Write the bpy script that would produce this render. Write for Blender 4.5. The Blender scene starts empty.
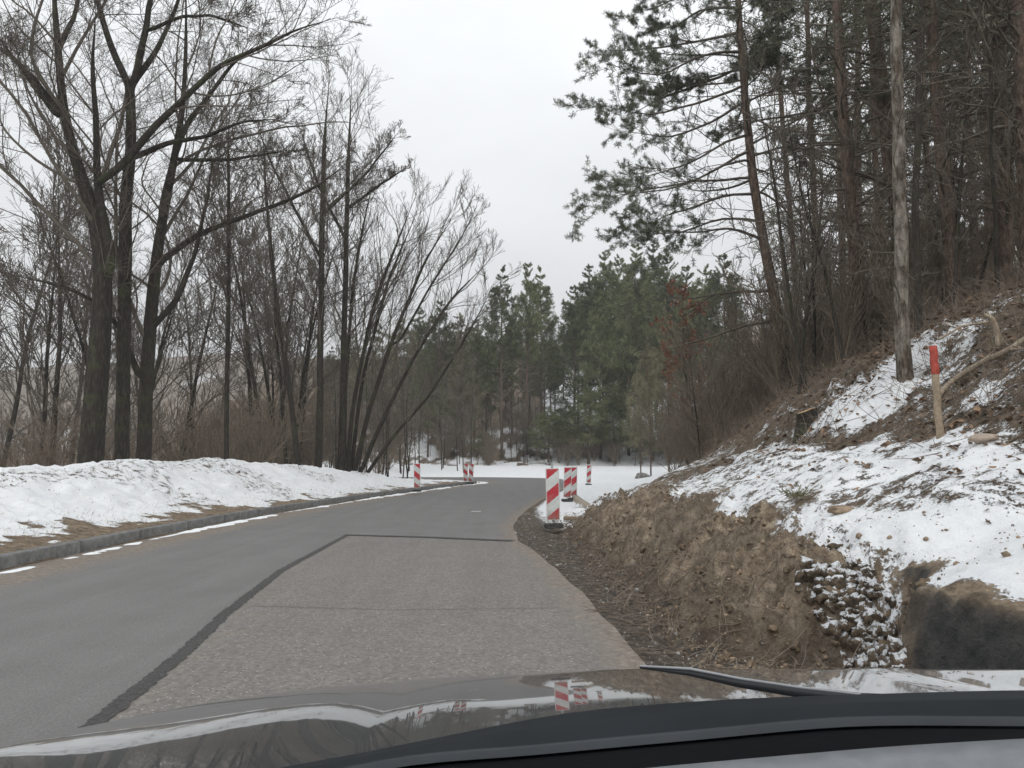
import bpy, math
import numpy as np
from mathutils import Vector
PI = math.pi
S = bpy.context.scene
COL = S.collection

# ------------------------------------------------------------------ camera
FPX, EYE, PITCH = 800.0, 1.35, math.atan(78 / 800.0)
cam_d = bpy.data.cameras.new('camera')
cam = bpy.data.objects.new('camera', cam_d); COL.objects.link(cam)
cam.location = (0, 0, EYE); cam.rotation_euler = (PI / 2 + PITCH, 0, 0)
cam_d.sensor_width = 36.0; cam_d.lens = 36.0 * FPX / 1024.0
cam_d.clip_start = 0.05; cam_d.clip_end = 3000
S.camera = cam

# ------------------------------------------------------------------ world, sun, exposure
SUN_EL, SUN_AZ = math.radians(38), math.radians(-150)
w = bpy.data.worlds.new("World"); S.world = w; w.use_nodes = True
nt = w.node_tree; nt.nodes.clear()
def wn(t, **k):
    n = nt.nodes.new(t)
    for a, b in k.items(): setattr(n, a, b)
    return n
wout = wn('ShaderNodeOutputWorld'); wbg = wn('ShaderNodeBackground')
sky = wn('ShaderNodeTexSky', sky_type='NISHITA'); sky.sun_disc = False
sky.sun_elevation = SUN_EL; sky.sun_rotation = SUN_AZ; sky.air_density = 1.0; sky.dust_density = 6.0
hsv = wn('ShaderNodeHueSaturation'); hsv.inputs['Saturation'].default_value = 0.10
nt.links.new(sky.outputs[0], hsv.inputs['Color'])
tc = wn('ShaderNodeTexCoord'); sep = wn('ShaderNodeSeparateXYZ')
nt.links.new(tc.outputs['Generated'], sep.inputs[0])
mpr = wn('ShaderNodeMapRange'); mpr.inputs[1].default_value = 0.0; mpr.inputs[2].default_value = 1.0
mpr.inputs[3].default_value = 6.1; mpr.inputs[4].default_value = 11.5
nt.links.new(sep.outputs['Z'], mpr.inputs[0])
mp = wn('ShaderNodeMapping'); mp.inputs['Scale'].default_value = (1.3, 1.3, 3.2); mp.inputs['Location'].default_value = (0.4, 0.2, 0.1)
nt.links.new(tc.outputs['Generated'], mp.inputs[0])
nz = wn('ShaderNodeTexNoise'); nz.inputs['Scale'].default_value = 1.6; nz.inputs['Detail'].default_value = 5; nz.inputs['Roughness'].default_value = 0.5
nt.links.new(mp.outputs[0], nz.inputs['Vector'])
mr2 = wn('ShaderNodeMapRange'); mr2.inputs[1].default_value = 0.3; mr2.inputs[2].default_value = 0.7
mr2.inputs[3].default_value = 0.90; mr2.inputs[4].default_value = 1.10
nt.links.new(nz.outputs['Fac'], mr2.inputs[0])
mul = wn('ShaderNodeMath', operation='MULTIPLY'); nt.links.new(mpr.outputs[0], mul.inputs[0]); nt.links.new(mr2.outputs[0], mul.inputs[1])
grey = wn('ShaderNodeVectorMath', operation='SCALE'); grey.inputs[0].default_value = (0.968, 0.992, 1.02)
nt.links.new(mul.outputs[0], grey.inputs['Scale'])
mix = wn('ShaderNodeMixRGB'); mix.inputs[0].default_value = 0.88       # overcast cloud deck over the clear sky
nt.links.new(hsv.outputs[0], mix.inputs[1]); nt.links.new(grey.outputs[0], mix.inputs[2])
nt.links.new(mix.outputs[0], wbg.inputs['Color']); wbg.inputs['Strength'].default_value = 0.105
nt.links.new(wbg.outputs[0], wout.inputs[0])
sd = bpy.data.lights.new('sun', 'SUN'); sd.energy = 0.55; sd.angle = math.radians(35); sd.color = (1, 0.97, 0.93)
sun = bpy.data.objects.new('sun', sd); COL.objects.link(sun)
sun.rotation_euler = (PI / 2 - SUN_EL, 0, PI - SUN_AZ if False else math.radians(30))
vs = S.view_settings; vs.view_transform = 'Standard'; vs.look = 'None'; vs.gamma = 1; vs.exposure = 0.35; vs.use_curve_mapping = False

# ------------------------------------------------------------------ helpers
cp, sp_ = math.cos(PITCH), math.sin(PITCH)
def ray(x, y):
    a = (x - 512) / FPX; b = (384 - y) / FPX
    return np.array([a, cp - b * sp_, sp_ + b * cp])
def P(x, y, Y):                       # point seen at photo position x,y standing Y metres ahead
    d = ray(x, y); d = d * (Y / d[1]); d[2] += EYE; return d
def G(x, y, z=0.0):                   # point on the level z
    d = ray(x, y); d = d * ((z - EYE) / d[2]); d[2] += EYE; return d

def hash2(ix, iy, seed):
    n = (ix.astype(np.int64) * 374761393 + iy.astype(np.int64) * 668265263 + seed * 1442695041) & 0xffffffff
    n = ((n ^ (n >> 13)) * 1274126177) & 0xffffffff
    n = ((n ^ (n >> 16)) * 2246822519) & 0xffffffff
    return ((n ^ (n >> 15)) & 0xffffff) / float(0xffffff)
def vnoise(x, y, seed=0):
    x = np.asarray(x, float); y = np.asarray(y, float)
    ix = np.floor(x); iy = np.floor(y); fx = x - ix; fy = y - iy
    fx = fx * fx * (3 - 2 * fx); fy = fy * fy * (3 - 2 * fy)
    a = hash2(ix, iy, seed); b = hash2(ix + 1, iy, seed); c = hash2(ix, iy + 1, seed); d = hash2(ix + 1, iy + 1, seed)
    return (a * (1 - fx) + b * fx) * (1 - fy) + (c * (1 - fx) + d * fx) * fy
def fbm(x, y, oct=4, seed=0, gain=0.5):
    s = 0; amp = 1; tot = 0; cx, sx = math.cos(0.6), math.sin(0.6)
    for i in range(oct):
        s = s + amp * vnoise(x, y, seed + i * 17); tot += amp; amp *= gain
        x, y = (x * cx - y * sx) * 2.03 + 5.1, (x * sx + y * cx) * 2.03 + 1.7
    return s / tot
def sst(a, b, v):
    t = np.clip((v - a) / (b - a), 0, 1); return t * t * (3 - 2 * t)

# ------------------------------------------------------------------ materials
class M:
    """small node-material builder"""
    def __init__(s, name):
        s.m = bpy.data.materials.new(name); s.m.use_nodes = True
        s.t = s.m.node_tree; s.t.nodes.clear()
        s.out = s.n('ShaderNodeOutputMaterial'); s.b = s.n('ShaderNodeBsdfPrincipled')
        s.l(s.b.outputs[0], s.out.inputs[0]); s.b.inputs['Roughness'].default_value = 0.85
        s.b.inputs['Specular IOR Level'].default_value = 0.25
    def n(s, t, **k):
        q = s.t.nodes.new(t)
        for a, b in k.items(): setattr(q, a, b)
        return q
    def l(s, a, b): s.t.links.new(a, b)
    def co(s, kind='Object', scale=None):
        t = s.n('ShaderNodeTexCoord').outputs[kind]
        if scale:
            m = s.n('ShaderNodeMapping'); m.inputs['Scale'].default_value = scale; s.l(t, m.inputs[0]); t = m.outputs[0]
        return t
    def noise(s, scale, detail=4, rough=0.6, co=None, dist=0.0):
        q = s.n('ShaderNodeTexNoise'); q.inputs['Scale'].default_value = scale; q.inputs['Detail'].default_value = detail
        q.inputs['Roughness'].default_value = rough; q.inputs['Distortion'].default_value = dist
        if co is not None: s.l(co, q.inputs['Vector'])
        return q.outputs['Fac']
    def ramp(s, f, stops):
        q = s.n('ShaderNodeValToRGB'); e = q.color_ramp.elements
        while len(e) > 1: e.remove(e[0])
        e[0].position = stops[0][0]; c = stops[0][1]; e[0].color = (*c, 1) if len(c) == 3 else c
        for p, c in stops[1:]:
            k = e.new(p); k.color = (*c, 1) if len(c) == 3 else c
        s.l(f, q.inputs[0]); return q.outputs[0]
    def rng(s, f, a, b, c=0.0, d=1.0):
        q = s.n('ShaderNodeMapRange'); s.l(f, q.inputs[0])
        for i, v in enumerate((a, b, c, d)): q.inputs[i + 1].default_value = v
        return q.outputs[0]
    def mth(s, op, a, b=None):
        q = s.n('ShaderNodeMath', operation=op)
        for i, v in enumerate((a, b)):
            if v is None: continue
            if isinstance(v, (int, float)): q.inputs[i].default_value = v
            else: s.l(v, q.inputs[i])
        return q.outputs[0]
    def mix(s, f, a, b):
        q = s.n('ShaderNodeMixRGB')
        for i, v in enumerate((f, a, b)):
            if isinstance(v, (int, float)): q.inputs[i].default_value = v
            elif isinstance(v, tuple): q.inputs[i].default_value = (*v, 1)
            else: s.l(v, q.inputs[i])
        return q.outputs[0]
    def col(s, c):
        if isinstance(c, tuple): s.b.inputs['Base Color'].default_value = (*c, 1)
        else: s.l(c, s.b.inputs['Base Color'])
    def bump(s, h, dist=0.02, strength=1.0):
        q = s.n('ShaderNodeBump'); q.inputs['Distance'].default_value = dist; q.inputs['Strength'].default_value = strength
        s.l(h, q.inputs['Height']); s.l(q.outputs[0], s.b.inputs['Normal'])
    def attr(s, name):
        return s.n('ShaderNodeAttribute', attribute_name=name)

def mat_terrain():
    k = M('ground_cover'); co = k.co('Object')
    a = k.attr('mask'); sp = k.n('ShaderNodeSeparateColor'); k.l(a.outputs['Color'], sp.inputs[0])
    snow, dirt, dark = sp.outputs[0], sp.outputs[1], sp.outputs[2]
    n1 = k.noise(9, 8, 0.7, co); n2 = k.noise(2.2, 6, 0.6, co); n3 = k.noise(38, 4, 0.7, co)
    v = k.n('ShaderNodeTexVoronoi'); v.inputs['Scale'].default_value = 16; k.l(co, v.inputs['Vector'])
    leaf = k.ramp(n1, [(0.32, (0.035, 0.028, 0.022)), (0.45, (0.11, 0.082, 0.058)), (0.56, (0.22, 0.165, 0.12)), (0.68, (0.38, 0.30, 0.22))])
    leaf = k.mix(k.rng(n2, 0.4, 0.62, 0, 0.6), leaf, (0.10, 0.085, 0.06))
    leaf = k.mix(k.rng(v.outputs['Distance'], 0.0, 0.35, 0.45, 0.0), leaf, (0.30, 0.19, 0.12))
    sand = k.ramp(k.noise(5.5, 10, 0.78, co), [(0.32, (0.065, 0.050, 0.036)), (0.44, (0.20, 0.152, 0.106)), (0.54, (0.35, 0.275, 0.195)), (0.66, (0.54, 0.45, 0.33))])
    sand = k.mix(k.rng(n1, 0.52, 0.68, 0, 0.45), sand, (0.13, 0.12, 0.105))
    mud = k.ramp(n1, [(0.3, (0.030, 0.026, 0.022)), (0.48, (0.075, 0.064, 0.053)), (0.58, (0.15, 0.125, 0.10)), (0.68, (0.32, 0.28, 0.22))])
    c = k.mix(dirt, leaf, sand); c = k.mix(dark, c, mud)
    c = k.mix(a.outputs['Alpha'], c, k.ramp(n1, [(.35, (.034, .035, .036)), (.6, (.085, .084, .080))]))  # alpha: shade of the hollow under the snow lip, painted into the soil colour
    nn = k.noise(5.5, 9, 0.68, co, 0.3)
    mixn = k.mth('ADD', k.mth('MULTIPLY', nn, 0.62), k.mth('MULTIPLY', n3, 0.38))
    th = k.mth('ADD', snow, k.mth('MULTIPLY', k.mth('SUBTRACT', mixn, 0.5), 2.1))
    sf = k.rng(th, 0.47, 0.56)
    sc = k.mix(k.rng(n2, 0.35, 0.65), (0.74, 0.76, 0.78), (0.83, 0.84, 0.84))
    sc = k.mix(k.rng(n1, 0.56, 0.68, 0, 0.30), sc, (0.55, 0.52, 0.47))
    c = k.mix(sf, c, sc); k.col(c)
    h = k.mth('ADD', k.mth('MULTIPLY', n1, 1.0), k.mth('MULTIPLY', n3, 0.35))
    h = k.mth('ADD', k.mth('MULTIPLY', h, k.rng(sf, 0, 1, 1.0, 0.35)), k.mth('MULTIPLY', sf, 0.25))
    k.bump(h, 0.10, 1.0); return k.m

def mat_road(name, base, spec, dirtc=True, coarse=1.0):
    k = M(name); co = k.co('Object')
    n1 = k.noise(1.1, 6, 0.6, co); n2 = k.noise(60 * coarse, 3, 0.8, co)
    v = k.n('ShaderNodeTexVoronoi'); v.inputs['Scale'].default_value = 42 * coarse; k.l(co, v.inputs['Vector'])
    stretch = k.noise(1.0, 5, 0.6, k.co('Object', (3.0, 0.16, 1)))
    b = np.array(base)
    c = k.ramp(n1, [(0.3, tuple(b * 0.90)), (0.5, tuple(b)), (0.7, tuple(b * 1.08))])
    c = k.mix(k.rng(stretch, 0.42, 0.62, 0, 0.35), c, tuple(b * 1.3))
    c = k.mix(k.rng(n2, 0.35, 0.65, spec, 0.0), c, tuple(b * 0.45))
    c = k.mix(k.rng(v.outputs['Distance'], 0.08, 0.2, spec * 0.9, 0.0), c, tuple(np.minimum(b * 2.3, 1)))
    if dirtc:
        a = k.attr('dirt').outputs['Fac']
        df = k.rng(k.mth('ADD', a, k.mth('MULTIPLY', k.mth('SUBTRACT', k.noise(2.4, 7, 0.7, co), 0.5), 1.6)), 0.35, 0.85)
        dc = k.ramp(k.noise(14, 5, 0.7, co), [(0.3, (0.12, 0.102, 0.084)), (0.6, (0.24, 0.205, 0.17)), (0.75, (0.33, 0.30, 0.26))])
        c = k.mix(df, c, dc)
    k.col(c); k.b.inputs['Roughness'].default_value = 0.72
    k.bump(k.mth('ADD', n2, v.outputs['Distance']), 0.006, 0.7); return k.m

def mat_bark(name, dark, light, moss=0.0, scale=6.0, snowc=None):
    k = M(name); co = k.co('Object', (1, 1, 0.22)); n = k.noise(scale * 3, 6, 0.7, co)
    c = k.ramp(n, [(0.32, tuple(np.array(dark) * 0.6)), (0.5, dark), (0.66, light)])
    oi = k.n('ShaderNodeObjectInfo'); c = k.mix(k.rng(oi.outputs['Random'], 0, 1, 0.0, 0.35), c, tuple(np.array(light) * 0.8))
    if moss:
        m = k.rng(k.noise(1.3, 4, 0.6, k.co('Object')), 0.53, 0.66, 0, moss)
        c = k.mix(m, c, (0.06, 0.075, 0.03))
    k.col(c); k.b.inputs['Roughness'].default_value = 0.9; k.bump(n, 0.02, 0.8); return k.m

def mat_pinebark():
    k = M('pine_bark'); co = k.co('Object', (1, 1, 0.3)); n = k.noise(16, 6, 0.7, co)
    c = k.ramp(n, [(0.33, (0.035, 0.026, 0.022)), (0.5, (0.10, 0.072, 0.056)), (0.66, (0.2, 0.145, 0.115))])
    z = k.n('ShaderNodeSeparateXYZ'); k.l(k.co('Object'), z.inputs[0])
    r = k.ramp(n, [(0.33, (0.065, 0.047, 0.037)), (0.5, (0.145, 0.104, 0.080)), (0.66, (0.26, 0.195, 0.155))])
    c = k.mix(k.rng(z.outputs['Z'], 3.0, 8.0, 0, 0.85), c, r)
    k.col(c); k.bump(n, 0.03, 0.9); return k.m

def mat_leaf(name, cols, scale=1.2):
    k = M(name); n = k.noise(scale, 4, 0.65, k.co('Object'))
    oi = k.n('ShaderNodeObjectInfo'); f = k.mth('ADD', n, k.rng(oi.outputs['Random'], 0, 1, -0.12, 0.12))
    k.col(k.ramp(f, [(0.33, cols[0]), (0.5, cols[1]), (0.68, cols[2])])); k.b.inputs['Roughness'].default_value = 0.7
    return k.m

def mat_plain(name, c, rough=0.6, metal=0.0, coat=0.0, var=0.12, scale=12, bump=0.0):
    k = M(name); n = k.noise(scale, 5, 0.6, k.co('Object')); b = np.array(c)
    k.col(k.ramp(n, [(0.3, tuple(b * (1 - var))), (0.7, tuple(np.minimum(b * (1 + var), 1)))]))
    k.b.inputs['Roughness'].default_value = rough; k.b.inputs['Metallic'].default_value = metal
    k.b.inputs['Coat Weight'].default_value = coat; k.b.inputs['Coat Roughness'].default_value = 0.03
    if bump: k.bump(n, bump, 0.8)
    return k.m

def mat_stripes(sign):
    k = M('striped_board_sheeting'); s = k.n('ShaderNodeSeparateXYZ'); k.l(k.co('Object'), s.inputs[0])
    # t = distance below the board's top (board's own z from -0.5 to 0.5)
    t = k.mth('SUBTRACT', 0.5, s.outputs['Z'])
    u = k.mth('ADD', k.mth('MULTIPLY', s.outputs['X'], sign * 0.8), 0.1)
    f = k.mth('FRACT', k.mth('ADD', k.mth('DIVIDE', k.mth('ADD', t, u), 0.49), 0.05))
    red = k.rng(f, 0.498, 0.502, 1, 0)
    n = k.noise(7, 6, 0.7, k.co('Object'))
    r = k.ramp(n, [(0.3, (0.40, 0.028, 0.04)), (0.7, (0.52, 0.055, 0.07))])
    wh = k.ramp(n, [(0.3, (0.50, 0.53, 0.51)), (0.6, (0.66, 0.69, 0.67))])
    c = k.mix(red, wh, r)
    c = k.mix(k.rng(k.noise(4, 8, 0.75, k.co('Object')), 0.50, 0.72, 0, 0.6), c, (0.30, 0.27, 0.23))
    mud = k.rng(k.mth('ADD', s.outputs['Z'], k.mth('MULTIPLY', k.noise(22, 5, .8, k.co('Object')), .55)), -.26, -.02, .75, 0)
    c = k.mix(mud, c, (0.24, 0.20, 0.155))
    k.col(c); k.b.inputs['Roughness'].default_value = 0.45; return k.m

MT = mat_terrain()
MROAD = mat_road('fresh_asphalt', (0.178, 0.173, 0.168), 0.45)
MOLD = mat_road('worn_asphalt', (0.222, 0.207, 0.190), 0.9, True, 0.55)
MSEAM = mat_road('crumbling_seam', (0.078, 0.076, 0.073), 1.0, False, 0.7)
MBARK = mat_bark('dark_bark', (0.026, 0.022, 0.018), (0.070, 0.061, 0.050), 0.55)
MTWIG = mat_bark('twig_bark', (0.105, 0.090, 0.074), (0.19, 0.168, 0.14))
MBRUSH = mat_bark('brush_bark', (0.175, 0.142, 0.108), (0.32, 0.265, 0.205))
MLIMB = mat_bark('limb_bark', (0.14, 0.12, 0.096), (0.25, 0.22, 0.18))
MGREYB = mat_bark('grey_bark', (0.070, 0.060, 0.048), (0.20, 0.172, 0.14), 0.45, 4)
kg = M('mottled_grey_bark'); cg = kg.co('Object', (1, 1, .25)); ng = kg.noise(20, 6, .75, cg); pg = kg.noise(3.2, 5, .7, kg.co('Object', (1.4, 1.4, .7)))
cA = kg.ramp(ng, [(.34, (.028, .022, .017)), (.5, (.085, .068, .052)), (.66, (.17, .14, .11))]); cB = kg.ramp(ng, [(.34, (.10, .088, .072)), (.5, (.23, .205, .17)), (.66, (.36, .33, .28))])
kg.col(kg.mix(kg.rng(pg, .44, .58), cA, cB)); kg.b.inputs['Roughness'].default_value = .9; kg.bump(ng, .03, 1.0); MGREYB = kg.m
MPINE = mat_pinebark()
MNEED = mat_leaf('pine_needles', ((0.062, 0.078, 0.038), (0.130, 0.152, 0.072), (0.22, 0.24, 0.118)))
MNEEDN = mat_leaf('near_pine_needles', ((0.095, 0.105, 0.072), (0.175, 0.19, 0.13), (0.27, 0.28, 0.20)))
MOLIVE = mat_leaf('olive_needles', ((0.11, 0.105, 0.060), (0.19, 0.18, 0.11), (0.28, 0.26, 0.17)))
MRUST = mat_leaf('rust_leaves', ((0.09, 0.038, 0.022), (0.19, 0.08, 0.045), (0.28, 0.13, 0.075)))
MCONC = mat_plain('kerb_concrete', (.165, .165, .16), 0.9, var=0.35, scale=9, bump=0.01)
MSNOW = mat_plain('snow', (0.84, 0.86, 0.87), 0.8, var=0.06, scale=9, bump=0.05)
MGRASS = mat_plain('dead_grass_blades', (0.30, 0.25, 0.16), 0.9, var=0.45, scale=5)

# ------------------------------------------------------------------ mesh helpers
def mesh_np(name, verts, quads=None, tris=None, mats=(), matidx=None, smooth=False):
    me = bpy.data.meshes.new(name)
    nq = 0 if quads is None else len(quads); ntr = 0 if tris is None else len(tris)
    v = np.asarray(verts, np.float32); me.vertices.add(len(v)); me.vertices.foreach_set('co', v.ravel())
    loops = []
    if nq: loops.append(np.asarray(quads, np.int32).ravel())
    if ntr: loops.append(np.asarray(tris, np.int32).ravel())
    lp = np.concatenate(loops); me.loops.add(len(lp)); me.loops.foreach_set('vertex_index', lp)
    st = np.concatenate([np.arange(nq) * 4, nq * 4 + np.arange(ntr) * 3]).astype(np.int32)
    me.polygons.add(nq + ntr); me.polygons.foreach_set('loop_start', st)
    if matidx is not None: me.polygons.foreach_set('material_index', np.asarray(matidx, np.int32))
    if smooth: me.polygons.foreach_set('use_smooth', np.ones(nq + ntr, bool))
    for m in mats: me.materials.append(m)
    me.update(calc_edges=True); return me
def link(name, me, parent=None, loc=None):
    o = bpy.data.objects.new(name, me); COL.objects.link(o)
    if parent: o.parent = parent
    if loc is not None: o.location = loc
    return o
def tag(o, label=None, cat=None, group=None, kind=None):
    if label: o['label'] = label
    if cat: o['category'] = cat
    if group: o['group'] = group
    if kind: o['kind'] = kind
    return o
def empty(name, loc, rz=0): 
    o = link(name, None, None, loc); o.rotation_euler = (0, 0, rz); o.empty_display_size = 0.2; return o
def clone(o, parent=None):
    c = o.copy(); COL.objects.link(c); c.parent = parent
    for ch in list(o.children): clone(ch, c)
    return c

def tubes(pts, rad, sides):
    """pts (B,N,3) rad (B,N) -> verts, quads"""
    B, N, _ = pts.shape
    t = np.empty_like(pts); t[:, 1:-1] = pts[:, 2:] - pts[:, :-2]; t[:, 0] = pts[:, 1] - pts[:, 0]; t[:, -1] = pts[:, -1] - pts[:, -2]
    t /= np.linalg.norm(t, axis=2, keepdims=True) + 1e-9
    mean = pts[:, -1] - pts[:, 0]; mean /= np.linalg.norm(mean, axis=1, keepdims=True) + 1e-9
    ref = np.zeros((B, 3)); ref[np.arange(B), np.argmin(np.abs(mean), axis=1)] = 1
    u = np.cross(t, ref[:, None, :]); u /= np.linalg.norm(u, axis=2, keepdims=True) + 1e-9
    v = np.cross(t, u); a = np.arange(sides) * 2 * PI / sides
    ring = pts[:, :, None, :] + rad[:, :, None, None] * (np.cos(a)[None, None, :, None] * u[:, :, None, :] + np.sin(a)[None, None, :, None] * v[:, :, None, :])
    V = ring.reshape(-1, 3)
    b = np.arange(B)[:, None, None] * N * sides; n = np.arange(N - 1)[None, :, None] * sides; s = np.arange(sides)[None, None, :]; s2 = (s + 1) % sides
    q = np.stack([b + n + s, b + n + s2, b + n + sides + s2, b + n + sides + s], -1).reshape(-1, 4)
    return V, q
def wood_mesh(name, levels, mat):
    Vs, Qs, off = [], [], 0
    for pts, rad, sides in levels:
        V, q = tubes(pts, rad, sides); Vs.append(V); Qs.append(q + off); off += len(V)
    return mesh_np(name, np.concatenate(Vs), np.concatenate(Qs), None, [mat], None, True)

def resample(poly, N):
    poly = np.asarray(poly, float); d = np.r_[0, np.cumsum(np.linalg.norm(np.diff(poly[:, :3], axis=0), axis=1))]
    t = np.linspace(0, d[-1], N); return np.stack([np.interp(t, d, poly[:, i]) for i in range(poly.shape[1])], 1)
def smooth_path(poly, N, rng=None, wob=0.0):
    p = resample(poly, N)
    for _ in range(2): p[1:-1] = 0.25 * p[:-2] + 0.5 * p[1:-1] + 0.25 * p[2:]
    if rng is not None and wob:
        n = rng.normal(0, 1, (N, 3)); 
        for _ in range(1): n[1:-1] = 0.25 * n[:-2] + 0.5 * n[1:-1] + 0.25 * n[2:]
        n[0] = 0; p[:, :3] += n * wob
    return p

def sprout(rng, ppts, prad, k, t0, t1, ang, length, M_, rr, wander=0.18, trop=0.05, tip=0.25, rmax=1, flat=0.0, slim=9.0, whorl=0, bias=None, az=None):
    """k children on each parent. ang=(lo,hi) degrees, length: callable(t, parentlen) or ratio. returns pts, rad, t"""
    Pn, N, _ = ppts.shape; B = Pn * k
    plen = np.linalg.norm(np.diff(ppts, axis=1), axis=2).sum(1)
    t = (np.tile((np.arange(k) + 0.5) / k, (Pn, 1)) + rng.uniform(-0.5, 0.5, (Pn, k)) / k)
    t = t0 + (t1 - t0) * t
    if whorl: t = np.round(t * whorl) / whorl + rng.normal(0, .009, t.shape)
    t = np.clip(t, 0, 0.995)
    f = t * (N - 1); i = np.floor(f).astype(int); fr = f - i
    pi = np.repeat(np.arange(Pn), k); i = i.ravel(); fr = fr.ravel(); tt = t.ravel()
    pos = ppts[pi, i] * (1 - fr[:, None]) + ppts[pi, i + 1] * fr[:, None]
    tan = ppts[pi, i + 1] - ppts[pi, i]; tan /= np.linalg.norm(tan, axis=1, keepdims=True) + 1e-9
    lr = prad[pi, i] * (1 - fr) + prad[pi, i + 1] * fr
    r = rng.normal(0, 1, (B, 3)); r[:, 2] *= (1 - flat)
    if bias is not None: r += np.asarray(bias)
    if az is not None: 
        A = az(tt); r = np.stack([np.cos(A), np.sin(A), 0 * A], 1)
    perp = r - tan * (r * tan).sum(1, keepdims=True); perp /= np.linalg.norm(perp, axis=1, keepdims=True) + 1e-9
    a = np.radians(rng.uniform(ang[0], ang[1], B))[:, None]
    d = np.cos(a) * tan + np.sin(a) * perp
    L = length(tt, plen[pi]) if callable(length) else plen[pi] * length
    L = L * rng.uniform(0.65, 1.25, B)
    out = np.empty((B, M_, 3)); out[:, 0] = pos; bend = rng.normal(0, wander * .45, (B, 3))
    for m in range(1, M_):
        d = d + bend + rng.normal(0, wander * .7, (B, 3)); tr = trop(m / (M_ - 1)) if callable(trop) else trop
        d[:, 2] += tr; d /= np.linalg.norm(d, axis=1, keepdims=True)
        out[:, m] = out[:, m - 1] + d * (L / (M_ - 1))[:, None]
    r0 = np.minimum(np.minimum(lr * rr, rmax), L * slim)
    rad = r0[:, None] * (1 - (1 - tip) * np.linspace(0, 1, M_)[None, :])
    return out, rad, tt

def needles(rng, pts, per, L, W, spread=1.0, t0=0.0):
    """thin three-cornered needles all along the given twigs"""
    B, N, _ = pts.shape; n = B * per
    pi = np.repeat(np.arange(B), per); t = rng.uniform(t0, 1, n) * (N - 1); i = np.minimum(t.astype(int), N - 2); fr = (t - i)[:, None]
    pos = pts[pi, i] * (1 - fr) + pts[pi, i + 1] * fr
    tan = pts[pi, i + 1] - pts[pi, i]; tan /= np.linalg.norm(tan, axis=1, keepdims=True) + 1e-9
    d = tan * 0.8 + rng.normal(0, 0.6 * spread, (n, 3)); d[:, 2] += 0.12; d /= np.linalg.norm(d, axis=1, keepdims=True)
    s = np.cross(d, rng.normal(0, 1, (n, 3))); s /= np.linalg.norm(s, axis=1, keepdims=True) + 1e-9
    bl = np.linalg.norm(np.diff(pts, axis=1), axis=2).sum(1)[pi]; l = (np.minimum(L, .04 + bl * .9) * rng.uniform(0.6, 1.3, n))[:, None]; w_ = (W * rng.uniform(0.7, 1.3, n))[:, None]
    mid = pos + d * l * 0.5
    V = np.stack([pos, mid + s * w_, pos + d * l, mid - s * w_], 1).reshape(-1, 3)
    q = np.arange(n * 4).reshape(-1, 4)
    return V, q

# ------------------------------------------------------------------ ground shape
KX = np.array([(-30, -5.7), (4, -6.15), (9.9, -6.34), (13.7, -6.42), (18, -6.4), (22, -6.15), (26, -5.75), (30, -5.3), (37, -4.4), (45, -3.1), (51, -2.0), (54, -1.6)])
def kerbX(Y): return np.interp(Y, KX[:, 0], KX[:, 1])
LX = np.array([(-30, 3.2), (2, 2.95), (3.6, 2.8), (5, 2.55), (8, 2.55), (10, 2.4), (14, 2.2), (19, 2.25), (24, 3.2), (30, 4.6), (38, 6.5), (48, 9.0), (60, 11.8), (75, 15), (90, 20), (120, 30), (900, 200)])
LZ = np.array([(-30, .6), (4, .60), (6, .68), (8, .74), (12, .78), (17, .62), (21, .42), (26, .25), (40, .2), (60, .3), (90, .6)])
CR = np.array([(-30, .5), (5, .6), (10, .8), (17, 1.10), (21, 1.32), (26, 1.40), (31, 1.30), (38, .92), (45, .50), (50, .2), (54, .05)])
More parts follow.
